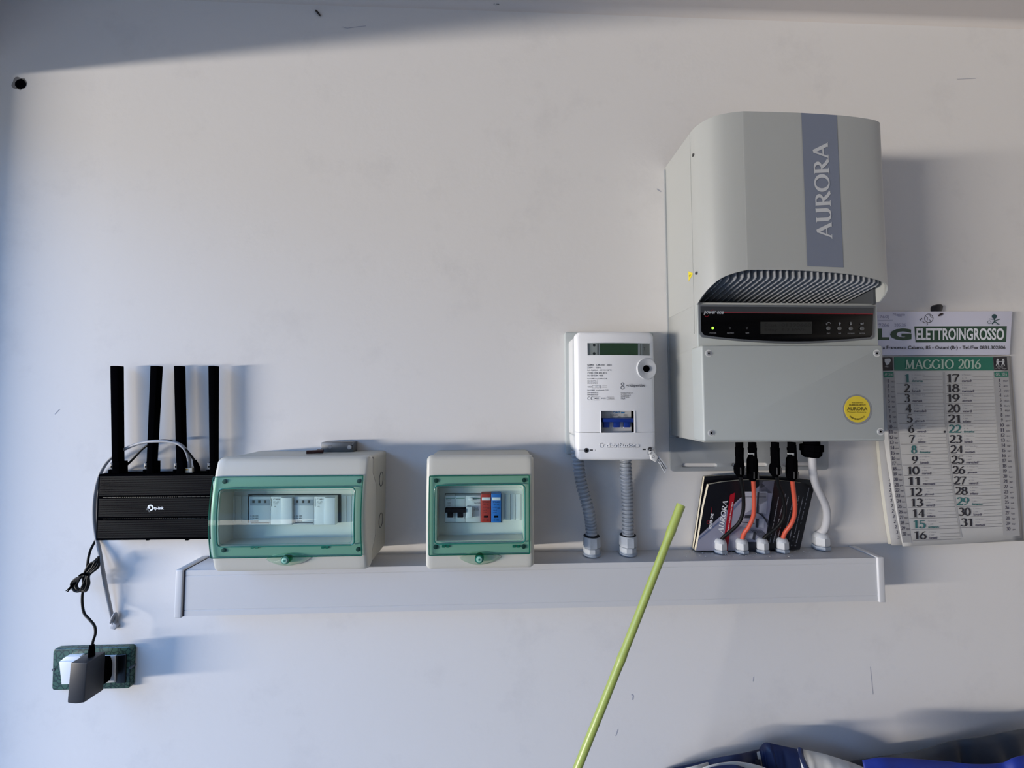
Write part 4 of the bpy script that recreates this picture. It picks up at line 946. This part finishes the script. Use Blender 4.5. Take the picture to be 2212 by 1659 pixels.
CB = [
 ('black', BCAB, 1597, 955, 1002, 1026, [(1599, 1028), (1603, 1050), (1606, 1078), (1605, 1105), (1597, 1128), (1580, 1146), (1563, 1160), (1557, 1176)], (1556, 1193), .0031, 'black solar cable, leftmost of the four under the inverter'),
 ('red', ORNG, 1625, 955, 988, 1035, [(1627, 1036), (1628.5, 1060), (1629, 1090), (1627, 1115), (1618, 1137), (1607, 1153), (1602, 1176)], (1602, 1193), .0036, 'orange red solar cable, the left one of two under the inverter'),
 ('black', BCAB, 1674, 955, 1002, 1026, [(1677, 1028), (1682, 1048), (1691, 1072), (1695, 1100), (1690, 1124), (1675, 1142), (1655, 1158), (1647, 1176)], (1646, 1192), .0031, 'black solar cable between the two orange red cables under the inverter'),
 ('red', ORNG, 1710, 955, 988, 1035, [(1711.5, 1036), (1714, 1060), (1717, 1090), (1716, 1112), (1709, 1132), (1696, 1150), (1690, 1176)], (1689, 1191), .0036, 'orange red solar cable, right one of two under the inverter'),
]
for nm_, cm, x, yt, y1, y2, pth, foot, r, lab in CB:
    f = on_tray(*foot); T = thing('solar_cable', f, lab, 'cable', 'solar cables under the inverter')
    dtop = .066; dend = -f.y
    n_ = len(pth)
    P = [tuple(at(px_, py_, dtop + (dend - dtop) * (i / (n_ - 1)))) for i, (px_, py_) in enumerate(pth)]
    P[-1] = (f.x, f.y, ZT1 + .018)
    tube('cord', [tuple(q) for q in catmull(P, 8)], r, cm, T, 14)
    mc4(T, x, yt, y1, y2, dtop, nm_); white_gland(T, f)
    if nm_ == 'red':
        q = at(x, 981, dtop + .0078); slab('locking_clip', [(x - 7, 979), (x + 7, 979), (x + 7, 984), (x + 4, 984), (x + 4, 981.5), (x - 7, 981.5)], dtop + .006, dtop + .0088, mat('clip_pale', (170, 174, 178), .4), T)
f = on_tray(1774, 1185); T = thing('mains_cable', f, 'thick pale grey mains cable hanging from a black gland on the inverter', 'cable')
da, db_ = .066, -f.y
P = [tuple(at(a_, b_, da + (db_ - da) * k_)) for a_, b_, k_ in ((1754, 985, 0), (1755, 1010, .1), (1760, 1040, .25), (1771, 1066, .4), (1783, 1092, .55), (1786, 1118, .7), (1781, 1142, .85))] + [(f.x - .001, f.y, ZT1 + .03), (f.x, f.y, ZT1 + .020)]
tube('cord', [tuple(q) for q in catmull(P, 8)], .0064, WCAB, T, 18); white_gland(T, f, 1.22)
q0, q1 = at(1753, 953, da), at(1753, 988, da); L_ = q1 - q0
lathe('gland_thread', [(q0, .0130), (q0 + L_ * .25, .0130)], BLK, T, 18)
lathe('black_gland_nut', [(q0 + L_ * .2, .0170), (q0 + L_ * .22, .0185), (q0 + L_ * .60, .0185), (q0 + L_ * .62, .0165), (q0 + L_ * .85, .0158), (q0 + L_ * 1.0, .0110)], BLK, T, 12, 20)
# crumbs of dust on the trunking
bm = bmesh.new(); random.seed(8)
for i in range(90):
    x = random.gauss(1600, 75); y = random.uniform(1188, 1204); q = on_tray(x, y)
    if -q.y < .012 or -q.y > DT - .004: continue
    s = random.choice((.0004, .0006, .0006, .001)); a = bmesh.ops.create_icosphere(bm, subdivisions=1, radius=s, matrix=Matrix.Translation((q.x, q.y, ZT1 + s * .6)))
o = frombm('plaster_crumbs', bm, mat('crumb_white', (205, 205, 205), .8), None); o['kind'] = 'stuff'; tag(o, 'white plaster crumbs scattered on the trunking around the cable glands', 'crumbs')

# ================================================================== MANUALS
def lean(d0, d1, z0=ZT1, z1=at(1640, 1037, .03).z): return lambda x, z: d0 + (d1 - d0) * (z - z0) / (z1 - z0)
COVER = mat('black_gloss_cover', (14, 15, 22), .3); LILAC = mat('lilac_print', (142, 144, 164), .4); BLUEG = mat('blue_grey_print', (96, 106, 138), .4)
def book(label, outline, fn, thick, cover, zmin=ZT1 + .0004):
    S = surf(fn); P = [S(*q) for q in outline]
    for q in P: q.z = max(q.z, zmin)
    T = thing('manual', (sum(q.x for q in P) / len(P), 0 - .01, zmin), label, 'booklet', 'black manuals leaning behind the cables')
    def layer(name, o0, o1, m, k=0.0):
        cx = sum(q.x for q in P) / len(P); cz = sum(q.z for q in P) / len(P)
        A_ = [Vector((q.x + (cx - q.x) * k, q.y - o1, max(zmin, q.z + (cz - q.z) * k))) for q in P]; B_ = [Vector((q.x, q.y + (o1 - o0), q.z)) for q in A_]
        bm_ = bmesh.new(); a_ = [bm_.verts.new(v_) for v_ in A_]; b_ = [bm_.verts.new(v_) for v_ in B_]; bm_.faces.new(a_); bm_.faces.new(b_[::-1])
        for i in range(len(a_)): bm_.faces.new((a_[i - 1], b_[i - 1], b_[i], a_[i]))
        return frombm(name, bm_, m, T, None)
    c_ = layer('front_cover', -.0005, 0.0, cover); layer('page_block', -thick, -.0006, AGED, .006); layer('back_cover', -thick - .0006, -thick - .0001, cover)
    return T, S, c_
bo1, Sb, cv = book('black manual with lettering on its lilac cover, leaning in front behind the cables',
    [(1531, 1047), (1560, 1041.5), (1600, 1037.5), (1640, 1036.5), (1690, 1038.5), (1735, 1043), (1752, 1049), (1757, 1058), (1743, 1120), (1728, 1187), (1640, 1190), (1503, 1191), (1510, 1157), (1520, 1095)], lean(.0185, .034), .0075, COVER)
book('black manual mostly hidden behind the front manual, leaning on the wall',
    [(1522, 1029.5), (1560, 1027), (1600, 1026), (1680, 1029), (1752, 1037), (1757, 1060), (1742, 1120), (1726, 1184), (1600, 1187), (1498, 1187.5), (1504, 1150), (1513, 1090)], lean(.0085, .0185), .0065, COVER)
p_ = Print(Sb, .0004); p_.poly([(1509.5, 1158), (1600, 1075), (1620, 1068), (1650, 1040), (1673, 1038), (1664, 1100), (1656, 1150), (1640, 1189), (1503, 1190)]); p_.build('lilac_field', LILAC, cv)
p_ = Print(Sb, .0004); p_.poly([(1640, 1037), (1673, 1038), (1668, 1066), (1640, 1062)]); p_.build('fade_field', mat('fade_grey', (66, 68, 78), .4), cv)
p_ = Print(Sb, .0007); p_.poly([(1508.5, 1163), (1558, 1122), (1560, 1125), (1508, 1168)]); p_.poly([(1582, 1098), (1600, 1078), (1602, 1082), (1584, 1103)]); p_.build('blue_band', BLUEG, cv)
p_ = Print(Sb, .0009); p_.poly([(1577, 1069), (1588, 1064), (1572, 1190), (1560, 1190)]); p_.build('red_band', mat('crimson_print', (160, 16, 34), .4), cv)
p_ = Print(Sb, .0013); p_.text('AURORA', (1562, 1153), (1573, 1082), (1551, 1149), 0, True); p_.text('Photovoltaic Inverters', (1573, 1152), (1583.5, 1085), (1570, 1151), .01); p_.text('POWER ONE', (1537, 1143), (1541.5, 1110), (1531, 1142), .04); p_.build('lettering', WHT, cv)
p_ = Print(Sb, .0012); p_.line([(1535.5, 1112), (1538, 1095)], .8); p_.ring(1530, 1128, 3, .8); p_.build('red_mark', REDL, cv)
PH = mat('photo_pale', (176, 178, 192), .4); PHD = mat('photo_dark', (50, 52, 62), .4)
p_ = Print(Sb, .0009)
for q in ([(1610, 1062), (1656, 1062), (1656, 1082), (1608, 1110), (1609, 1062)], [(1640, 1064), (1658, 1064), (1655, 1110), (1640, 1108)], [(1603, 1120), (1632, 1122), (1632, 1140), (1597, 1137)], [(1640, 1120), (1651, 1120), (1650, 1140), (1639, 1139)], [(1608, 1150), (1628, 1152), (1627, 1165), (1605, 1163)]): p_.poly(q)
p_.build('cover_photo', PH, cv)
p_ = Print(Sb, .0012)
for q in ([(1636, 1063), (1640, 1063), (1638, 1110), (1634, 1109)], [(1609, 1113), (1625, 1113), (1622, 1119), (1608, 1119)], [(1633, 1120), (1639, 1121), (1637, 1140), (1632, 1139)], [(1602, 1127), (1630, 1130), (1630, 1131.5), (1601, 1128.5)], [(1610, 1073), (1655, 1073), (1655, 1074), (1610, 1074)], [(1628, 1148), (1633, 1149), (1631, 1167), (1625, 1165)]): p_.poly(q)
for i in range(13): p_.line([(1637 + i * 2.0, 1108 + i * .3), (1660 + i * .3, 1124 + i * 3.4)] if i < 6 else [(1600 + i * 3.5, 1144), (1622 + i * 3.2, 1160)], .9)
p_.poly([(1615, 1171), (1640, 1171), (1637, 1190), (1610, 1190)])
p_.build('photo_lines', PHD, cv)
p_ = Print(Sb, .0006); p_.poly([(1673, 1038), (1735, 1043), (1752, 1049), (1757, 1058), (1743, 1120), (1728, 1187), (1655, 1190), (1662, 1140), (1667, 1090)]); p_.build('black_back_page', COVER, cv)
p_ = Print(Sb, .0011); random.seed(3)
for i, (xt, yt, xb, yb) in enumerate(((1682, 1073, 1663, 1172), (1697, 1066, 1670, 1173), (1703, 1073, 1678, 1172), (1714, 1080, 1690, 1173), (1727, 1066, 1704, 1174), (1735, 1073, 1712, 1173), (1748, 1053, 1720, 1173))):
    n_ = 26
    for k in range(n_):
        if random.random() < .1: continue
        a_, b_ = k / n_, (k + .85) / n_; p_.line([(xb + (xt - xb) * a_, yb + (yt - yb) * a_), (xb + (xt - xb) * b_, yb + (yt - yb) * b_)], 2.2 * random.uniform(.6, 1))
p_.disc(1710, 1178, 1.5); p_.disc(1718, 1178.5, 1.6)
p_.build('small_print', mat('grey_small_print', (120, 123, 132), .5), cv)

# ================================================================== CALENDAR
ca = thing('wall_calendar', at(2050, 1175, 0), 'paper wall calendar page for May 2016 hanging from a dark hook', 'calendar')
def pgd(x0, y0):
    s = max(0, min(1, (y0 - 770) / 400)); u = max(0, min(1, (x0 - 1900) / 300)); return .0105 + .014 * s * s * (1 - u) ** 1.5 + .006 * s * u
def PG(px, py, off=0.0): return at(px, py, pgd(px, py) + off)
def sheet(name, TL, TR, BR, BL, bow, off, m, par):
    vs_, fs_ = [], []; n1, n2 = 12, 16
    for j in range(n2 + 1):
        v_ = j / n2
        for i in range(n1 + 1):
            u_ = i / n1; L_ = np.array(TL) * (1 - v_) + np.array(BL) * v_; R_ = np.array(TR) * (1 - v_) + np.array(BR) * v_
            q = L_ * (1 - u_) + R_ * u_; q[0] -= bow * math.sin(PI * v_) * (1 - u_); q[1] += 3 * math.sin(PI * u_) * v_ ** 3
            vs_.append(tuple(PG(q[0], q[1], off)))
    for j in range(n2):
        for i in range(n1): a_ = j * (n1 + 1) + i; fs_.append((a_, a_ + 1, a_ + n1 + 2, a_ + n1 + 1))
    o = fromdata(name, vs_, fs_, m, par, 60)
    md = o.modifiers.new('thick', 'SOLIDIFY'); md.thickness = .0006; md.offset = 0
    return o
sheet('back_sheet', (1888, 768), (2183, 769), (2212, 1168), (1919, 1175), 10, -.0050, mat('old_paper', (196, 194, 184), .8), ca)
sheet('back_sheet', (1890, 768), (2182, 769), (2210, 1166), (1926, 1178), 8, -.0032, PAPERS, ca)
pg = sheet('month_page', (1892, 768), (2180, 769), (2207, 1162), (1950, 1180), 8, 0, PAPER, ca)
card = slab('header_card', [(1880, 673), (2187, 672), (2181, 766), (1880, 768)], .002, .0125, CARD, ca, .0004)
CS = flat(.0125)
p_ = Print(CS, .0005); p_.poly([(1975.3, 705), (2175, 704.3), (2173.4, 738.8), (1978, 739.8)])
p_.t('L', 1895.4, 710, 1921, 734.4, .05); p_.t('G', 1922.8, 709.5, 1969, 735, .06); p_.build('green_print', DGREEN, card)
p_ = Print(CS, .0010); p_.t('ELETTROINGROSSO', 1979.5, 708.8, 2169, 735, .03); p_.build('white_lettering', mat('header_white', (228, 230, 238), .5), card)
p_ = Print(CS, .0005); p_.t('a Francesco Calamo, 85 - Ostuni (Br) - Tel./Fax 0831.302806', 1907, 746.8, 2172, 756.5, .02)
p_.ring(2006.5, 687.5, 9.2, 1.1); p_.line([(2000, 683), (2004, 686), (2003, 692)], 1); p_.line([(2008, 680), (2011, 685), (2014, 686)], 1); p_.line([(2006, 690), (2010, 692), (2009, 695)], 1)
p_.line([(1993, 694), (1997, 697), (2003, 698), (2004, 702), (2001, 702)], 1.1); p_.line([(1987, 689), (1989, 692)], 1.4); p_.line([(1990, 687), (1992, 690)], 1.4)
p_.build('header_ink', BLACKINK, card)
p_ = Print(CS, .0006); p_.disc(2148, 683.5, 5.5, 16, 5); p_.line([(2148, 688), (2149, 694), (2143, 700)], 2.6); p_.line([(2149, 693), (2158, 690), (2161, 689)], 1.6); p_.line([(2148, 690), (2137, 689)], 1.4); p_.line([(2150, 695), (2156, 700), (2159, 700.5)], 1.8); p_.ring(2137, 696, 3.4, .8)
p_.build('runner_drawing', mat('dark_teal_ink', (24, 66, 74), .6), card)
p_ = Print(CS, .0005); p_.t('1760)', 1896, 681, 1921, 689, 0); p_.t('Maggio', 1929, 676, 1955, 684, 0); p_.line([(1896, 692), (1929, 691.5)], .7); p_.t('9266', 1898, 698, 1921, 705.5, 0); p_.t('205,26', 1932, 699, 1957, 706, 0); p_.build('handwriting', FAINT, card)
# tinted columns of the page
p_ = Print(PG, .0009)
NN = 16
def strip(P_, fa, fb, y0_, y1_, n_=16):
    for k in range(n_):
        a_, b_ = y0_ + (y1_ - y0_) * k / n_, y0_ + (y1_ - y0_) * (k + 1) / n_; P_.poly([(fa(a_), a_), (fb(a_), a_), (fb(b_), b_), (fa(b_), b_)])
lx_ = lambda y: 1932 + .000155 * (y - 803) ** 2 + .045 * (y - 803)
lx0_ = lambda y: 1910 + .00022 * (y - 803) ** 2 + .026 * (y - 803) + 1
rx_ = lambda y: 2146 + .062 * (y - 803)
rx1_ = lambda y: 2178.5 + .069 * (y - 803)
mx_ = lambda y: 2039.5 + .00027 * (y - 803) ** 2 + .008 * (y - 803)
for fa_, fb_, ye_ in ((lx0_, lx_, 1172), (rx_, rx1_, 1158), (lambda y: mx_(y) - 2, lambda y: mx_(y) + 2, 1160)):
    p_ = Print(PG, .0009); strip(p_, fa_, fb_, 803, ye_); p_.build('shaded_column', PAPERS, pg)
for q in ([(1931, 771.3), (2144.5, 771.3), (2147, 800.2), (1932, 800.5)], [(1908, 803.5), (1930, 803.3), (1930.5, 814.6), (1909, 815)], [(2147.5, 803), (2177.8, 802.4), (2178.5, 813.8), (2148.5, 814)]): Print(PG, .0014).poly(q).build('teal_band', TEALINK, pg)
BSQ = mat('black_square_ink', (20, 18, 30), .6)
for q in ([(1906, 772), (1928, 771.6), (1929.5, 800.5), (1907, 801)], [(2145.5, 771.2), (2175, 771), (2177, 799.8), (2148, 800.2)]): Print(PG, .0014).poly(q).build('black_square', BSQ, pg)
p_ = Print(PG, .0020); p_.text('MAGGIO 2016', (1955.5, 797), (2119, 796.5), (1955.5, 776.5), 0, True)
p_.build('month_lettering', mat('pale_mint_ink', (176, 196, 182), .6), pg)
PALE = mat('pale_print', (196, 200, 204), .6)
p_ = Print(PG, .0020); p_.t('AP. 2016', 1911, 806, 1928, 812, 0); p_.t('GIU. 2016', 2151, 805, 2175, 811.5, 0)
p_.build('month_abbreviation', PALE, pg); p_ = Print(PG, .0020); p_.poly([(1911, 775), (1922, 774), (1925, 778), (1920, 787), (1915, 789), (1911, 781)]); p_.build('pictogram', PALE, pg); p_ = Print(PG, .0020)
for cx in (2155, 2167): p_.disc(cx, 777, 2.4, 12); p_.poly([(cx - 3, 779.5), (cx + 3, 779.5), (cx + 2, 785), (cx + 4, 790), (cx + 1.5, 789.5), (cx, 786), (cx - 2, 790), (cx - 4, 789.5), (cx - 2.5, 785)])
p_.line([(2158, 781), (2164, 781)], 1.2); p_.build('pictogram', PALE, pg); p_ = Print(PG, .0020); p_.t('GEMELLI', 2154, 791.5, 2167, 793.5, 0); p_.t('21 mag - 20 giu', 2150, 795.5, 2174, 797.5, 0); p_.t('TORO', 1911, 791, 1919, 793.5, 0)
p_.build('caption', PALE, pg)
DAYS = ['domenica', 'lunedì', 'martedì', 'mercoledì', 'giovedì', 'venerdì', 'sabato']
xr = [1965, 1966, 1966.5, 1970, 1972, 1975, 1977, 1981, 1983, 1986.6, 1988.4, 1992, 1994.5, 1998, 2000, 2002]
pd, pt, pw, pl, ps = Print(PG, .0016), Print(PG, .0016), Print(PG, .0016), Print(PG, .0012), Print(PG, .0016)
SAINTS = ['S. Giuseppe lav.', 'S. Atanasio', 'Ss. Filippo e G.', 'S. Floriano', 'S. Pellegrino', 'S. Giuditta', 'S. Flavia', 'Ascensione', 'S. Gregorio', 'S. Antonino', 'S. Fabio', 'S. Rossana', 'B.V. Fatima', 'S. Mattia', 'Pentecoste', 'S. Ubaldo', 'S. Pasquale', 'S. Giovanni I', 'S. Pietro Cel.', 'S. Bernardino', 'S. Vittorio', 'Ss. Trinita', 'S. Desiderio', 'B.V. Maria Aus.', 'S. Beda', 'S. Filippo N.', 'S. Agostino', 'S. Emilio', 'Corpus Domini', 'S. Felice', 'Vis. B.V.M.']
for dno in range(1, 32):
    if dno <= 16: k = dno - 1; yc = 817 + 21.5 * k + .075 * k * k; R_ = xr[k]; w_ = 13 if dno < 10 else 26.5; L_ = R_ - w_ if dno > 1 else R_ - 10
    else: k = dno - 17; yc = 817 + 21.7 * k + .04 * k * k; L_ = 2045.5 + .147 * k * k; R_ = L_ + 27.5
    tgt = Print(PG, .0016)
    tgt.text(str(dno), (L_, yc + 8.6), (R_, yc + 8.6), (L_ - .5, yc - 8.9), 0, True).build('day_number', TEALNUM if dno % 7 == 1 else BLACKINK, pg)
    nm_ = DAYS[(dno - 1) % 7]; wl = len(nm_) * 2.9
    (pt if dno % 7 == 1 else pw).t(nm_, R_ + 5, yc + 3.0, R_ + 5 + wl, yc + 8.2, .03)
    s_ = SAINTS[dno - 1]; ps.t(s_, R_ + 4.5, yc - 8.3, R_ + 4.5 + len(s_) * 1.8, yc - 5.6, 0); ps.t('s. ' + 'aeiou'[dno % 5] * 3, R_ + 5, yc - 1.6, R_ + 15, yc + .8, 0)
    yl = yc + 11
    xa_, xb_ = (lx_(yl) + 3, mx_(yl) - 2) if dno <= 16 else (mx_(yl) + 2, rx_(yl) - 1)
    tl = -.6 - .16 * ((dno - 1) if dno <= 16 else dno - 17) 
    pl.line([(xa_, yl), ((xa_ + xb_) / 2, yl + tl * .3), (xb_, yl + tl)], .7)
    for q in (-3.5, 3.6): pl.line([(R_ + 28, yc + q), (xb_ - 2, yc + q + tl * .6)], .45)
pt.build('sunday_name', TEALNUM, pg)
pw.build('weekday_name', mat('weekday_ink', (84, 82, 100), .6), pg)['kind'] = 'stuff'; ps.build('saint_name', mat('soft_grey_ink', (140, 140, 150), .6), pg); pl.build('ruled_line', mat('rule_grey', (128, 128, 134), .6), pg)
p_ = Print(PG, .0016)
for i in range(30):
    yl = 822.7 + 10.85 * i + .019 * i * i; s_ = str(i + 1); xa_ = lx0_(yl) + 2; w_ = 3.6 if i < 9 else 8.5
    p_.text(s_, (xa_ + (3 if i < 9 else 0), yl + 3.6), (xa_ + (3 if i < 9 else 0) + w_, yl + 3.6), (xa_ + (3 if i < 9 else 0), yl - 3.8), 0, True)
    p_.t(('ven', 'sab', 'dom', 'lun', 'mar', 'mer', 'gio')[i % 7], xa_ + 11, yl - .2, xa_ + 18, yl + 3.4, 0)
    yr = 821.5 + 10.6 * i + .016 * i * i; xb_ = rx_(yr) + (10 if i < 9 else 7)
    p_.text(s_, (xb_, yr + 3.6), (xb_ + w_, yr + 3.6), (xb_, yr - 3.8), 0, True)
    p_.t(('mer', 'gio', 'ven', 'sab', 'dom', 'lun', 'mar')[i % 7], xb_ + 12 - (3 if i < 9 else 0) + 1, yr - .2, xb_ + 20, yr + 3.4, 0)
p_.build('small_date', mat('small_date_ink', (70, 68, 86), .6), pg)['kind'] = 'stuff'
p_ = Print(lambda a_, b_, off=0: at(a_, b_, pgd(a_, b_) - .0032 + off), .0008)
for k in range(13):
    yl = 1024 + 11.4 * k; xa_ = 1919 + .0009 * (yl - 1024) ** 2 + .02 * (yl - 1024); ch = '1' if k == 0 else ('3' if k > 10 else '2')
    p_.text(ch, (xa_, yl + 3.6), (xa_ + 4, yl + 3.6), (xa_, yl - 3.6), 0, True)
p_.build('small_date', mat('small_date_ink2', (70, 68, 86), .6), ca)['kind'] = 'stuff'
p_ = Print(PG, .0017); p_.disc(2040.5, 932.8, 2.4); p_.build('ink_dot', BLACKINK, pg)
hk = thing('wall_hook', at(2029, 672, 0), 'black wall hook holding the calendar by its top edge', 'hook')
slab('hook_plate', [(2021.5, 668), (2022, 661), (2026, 657), (2034, 657), (2038.5, 661), (2037, 668), (2034.5, 673), (2023, 673)], 0, .010, mat('hook_black', (10, 12, 22), .4), hk, .0015, .001)
slab('hook_tip', [(2029.5, 681), (2034, 676.5), (2039, 676), (2036, 681), (2031, 682.5)], .010, .0155, mat('hook_dark', (40, 22, 30), .5), hk, .0006)

# ================================================================== GREEN STAKE
S0, S1_ = at(1471, 1091, .17), at(1248, 1659, .215); dirv = (S1_ - S0).normalized(); Lf = (S0.z - .002) / -dirv.z
foot = S0 + dirv * Lf
gs = thing('garden_stake', foot, 'tall lime green plastic garden stake leaning in front of the wall', 'stake')
nodes_ = [(.0, 0), (.045, 1), (.235, 1), (.48, 1)] + [(.48 + .25 * k, 1) for k in range(1, 8)]
Q = []; RR = []
n_ = 260
for i in range(n_ + 1):
    s = Lf * i / n_; Q.append(S0 + dirv * s + Vector((.0012 * math.sin(s * 9), 0, 0)))
    r_ = .0057 if s > .045 else .0064
    for c_, _ in nodes_[1:]:
        r_ += .0007 * math.exp(-((s - c_) / .006) ** 2)
    RR.append(r_)
vs_, fs_ = tube_data(Q, lambda i: RR[i], 16, caps=False); fromdata('stake_tube', vs_, fs_, LIME, gs, 60)
vs_, fs_ = tube_data([Q[0], Q[0] + dirv * .004], .0050, 16); fromdata('hollow_end', vs_, fs_, mat('lime_inside', (120, 128, 60), .7), gs, 40)
vs_, fs_ = tube_data([Q[0] - dirv * .0004, Q[0] + dirv * .0012], lambda i: .0066, 16, caps=False); fromdata('end_rim', vs_, fs_, LIME, gs)

# ================================================================== BAG, CLOTH AND TARPAULIN
NAVY = mat('navy_bag', (18, 33, 72), .45); BWHITE = mat('white_bag_panel', (212, 210, 204), .5, vary=.05, vscale=20); ROYAL = mat('royal_blue_cloth', (16, 42, 132), .6, vary=.15, vscale=15); TARP = mat('dark_grey_tarpaulin', (66, 70, 76), .6, vary=.2, vscale=30, bump=.4, bscale=60)
def drape(name, top, zlow, m, par, seed=0, spread=.02, n2=18, wig=.012, thick=.012, back=None):
    """hanging / heaped fabric: ridge line given in the photograph (px, py, distance), falling towards the floor with folds"""
    rnd_ = random.Random(seed); P = [Vector(at(*q)) for q in top]; P = [Vector(q) for q in catmull([tuple(p) for p in P], 8)]
    ph = [rnd_.uniform(0, 6.28) for _ in range(5)]; vs_, fs_ = [], []; n1 = len(P)
    for j in range(n2 + 1):
        t_ = j / n2
        for i, p in enumerate(P):
            f_ = i / (n1 - 1) * 14
            w_ = wig * min(1, t_ * 5) * (math.sin(f_ + ph[0] + t_ * 2) + .6 * math.sin(2.3 * f_ + ph[1] - t_ * 3) + .4 * math.sin(4.1 * f_ + ph[2]))
            vs_.append((p.x + w_ * .5, p.y - spread * math.sin(min(1, t_ * 2.2) * PI / 2) - w_, p.z + (zlow - p.z) * t_ ** 1.3))
    for j in range(n2):
        for i in range(n1 - 1): a_ = j * n1 + i; fs_.append((a_, a_ + 1, a_ + n1 + 1, a_ + n1))
    o = fromdata(name, vs_, fs_, m, par, 50); md = o.modifiers.new('thick', 'SOLIDIFY'); md.thickness = .0015; md.offset = -1
    return o
bg_ = thing('shopping_bag', at(1660, 1659, .16) * 1.0, 'navy and white printed bag standing at the bottom edge below the cables', 'bag')
bg_.location.z = 0
drape('navy_gusset', [(1641, 1618, 0.022), (1647, 1609, 0.027), (1655, 1603.5, 0.032), (1672, 1607, 0.037), (1695, 1612, 0.042), (1724, 1618, 0.047)], 0.0, NAVY, bg_, 1, .04, 24, .004)
drape('white_panel', [(1722, 1617.5, 0.048), (1740, 1620, 0.049), (1775, 1627, 0.050), (1818, 1640, 0.050), (1850, 1651, 0.049), (1890, 1668, 0.048)], 0.0, BWHITE, bg_, 2, .045, 24, .004)
p0 = [at(1727, 1618.5, 0.055), at(1733, 1640, 0.062), at(1744, 1668, 0.072)]
tube('navy_stripe', [tuple(q) for q in catmull([tuple(q) for q in [at(1729, 1617.5, 0.056), at(1731, 1632, 0.064), at(1738, 1650, 0.078), at(1752, 1680, 0.094)]], 6)], .0042, NAVY, bg_, 8)
drape('back_flap', [(1430, 1664, 0.006), (1490, 1650, 0.016), (1545, 1637, 0.026), (1600, 1627, 0.036), (1645, 1617, 0.012)], 0.45, NAVY, bg_, 3, .01, 12, .002)
drape('white_flap', [(1440, 1668, 0.024), (1500, 1654, 0.036), (1555, 1639, 0.012), (1605, 1630, 0.018), (1644, 1622, 0.022)], 0.45, BWHITE, bg_, 4, .012, 12, .002)
drape('navy_flap', [(1450, 1676, 0.036), (1505, 1662, 0.012), (1560, 1648, 0.020), (1606, 1641, 0.024), (1642, 1640, 0.030)], 0.45, mat('deep_navy', (10, 16, 44), .6), bg_, 5, .012, 12, .002)
drape('white_fold', [(1500, 1672, 0.042), (1520, 1657, 0.052), (1555, 1648, 0.058), (1590, 1645, 0.062), (1625, 1650, 0.066), (1655, 1659, 0.068), (1680, 1674, 0.072)], 0.3, BWHITE, bg_, 6, .02, 12, .005)
drape('navy_fold', [(1495, 1676, 0.052), (1520, 1664, 0.068), (1545, 1655, 0.072), (1590, 1652, 0.078), (1630, 1668, 0.082), (1650, 1676, 0.084)], 0.3, NAVY, bg_, 7, .02, 12, .005)
rc_ = drape('blue_cloth', [(1862, 1642, 0.090), (1900, 1636, 0.095), (1960, 1638, 0.095), (2040, 1644, 0.095), (2100, 1650, 0.100), (2160, 1648, 0.100), (2190, 1636, 0.105), (2230, 1628, 0.105), (2300, 1622, 0.105)], 0.0, ROYAL, None, 11, .03, 24, .006)
tag(rc_, 'royal blue cloth in the bottom right corner in front of the dark tarpaulin', 'cloth')
tp = drape('tarpaulin', [(1800, 1648, 0.025), (1860, 1640, 0.025), (1913, 1632, 0.025), (1950, 1628, 0.027), (2000, 1617, 0.030), (2040, 1604, 0.035), (2069, 1598, 0.035), (2100, 1594, 0.040), (2138, 1588, 0.040), (2180, 1579, 0.045), (2220, 1573, 0.045), (2330, 1560, 0.045)], 0.0, TARP, None, 12, .02, 26, .008)
tag(tp, 'dark grey crumpled tarpaulin heaped against the wall at the bottom right corner', 'tarpaulin')
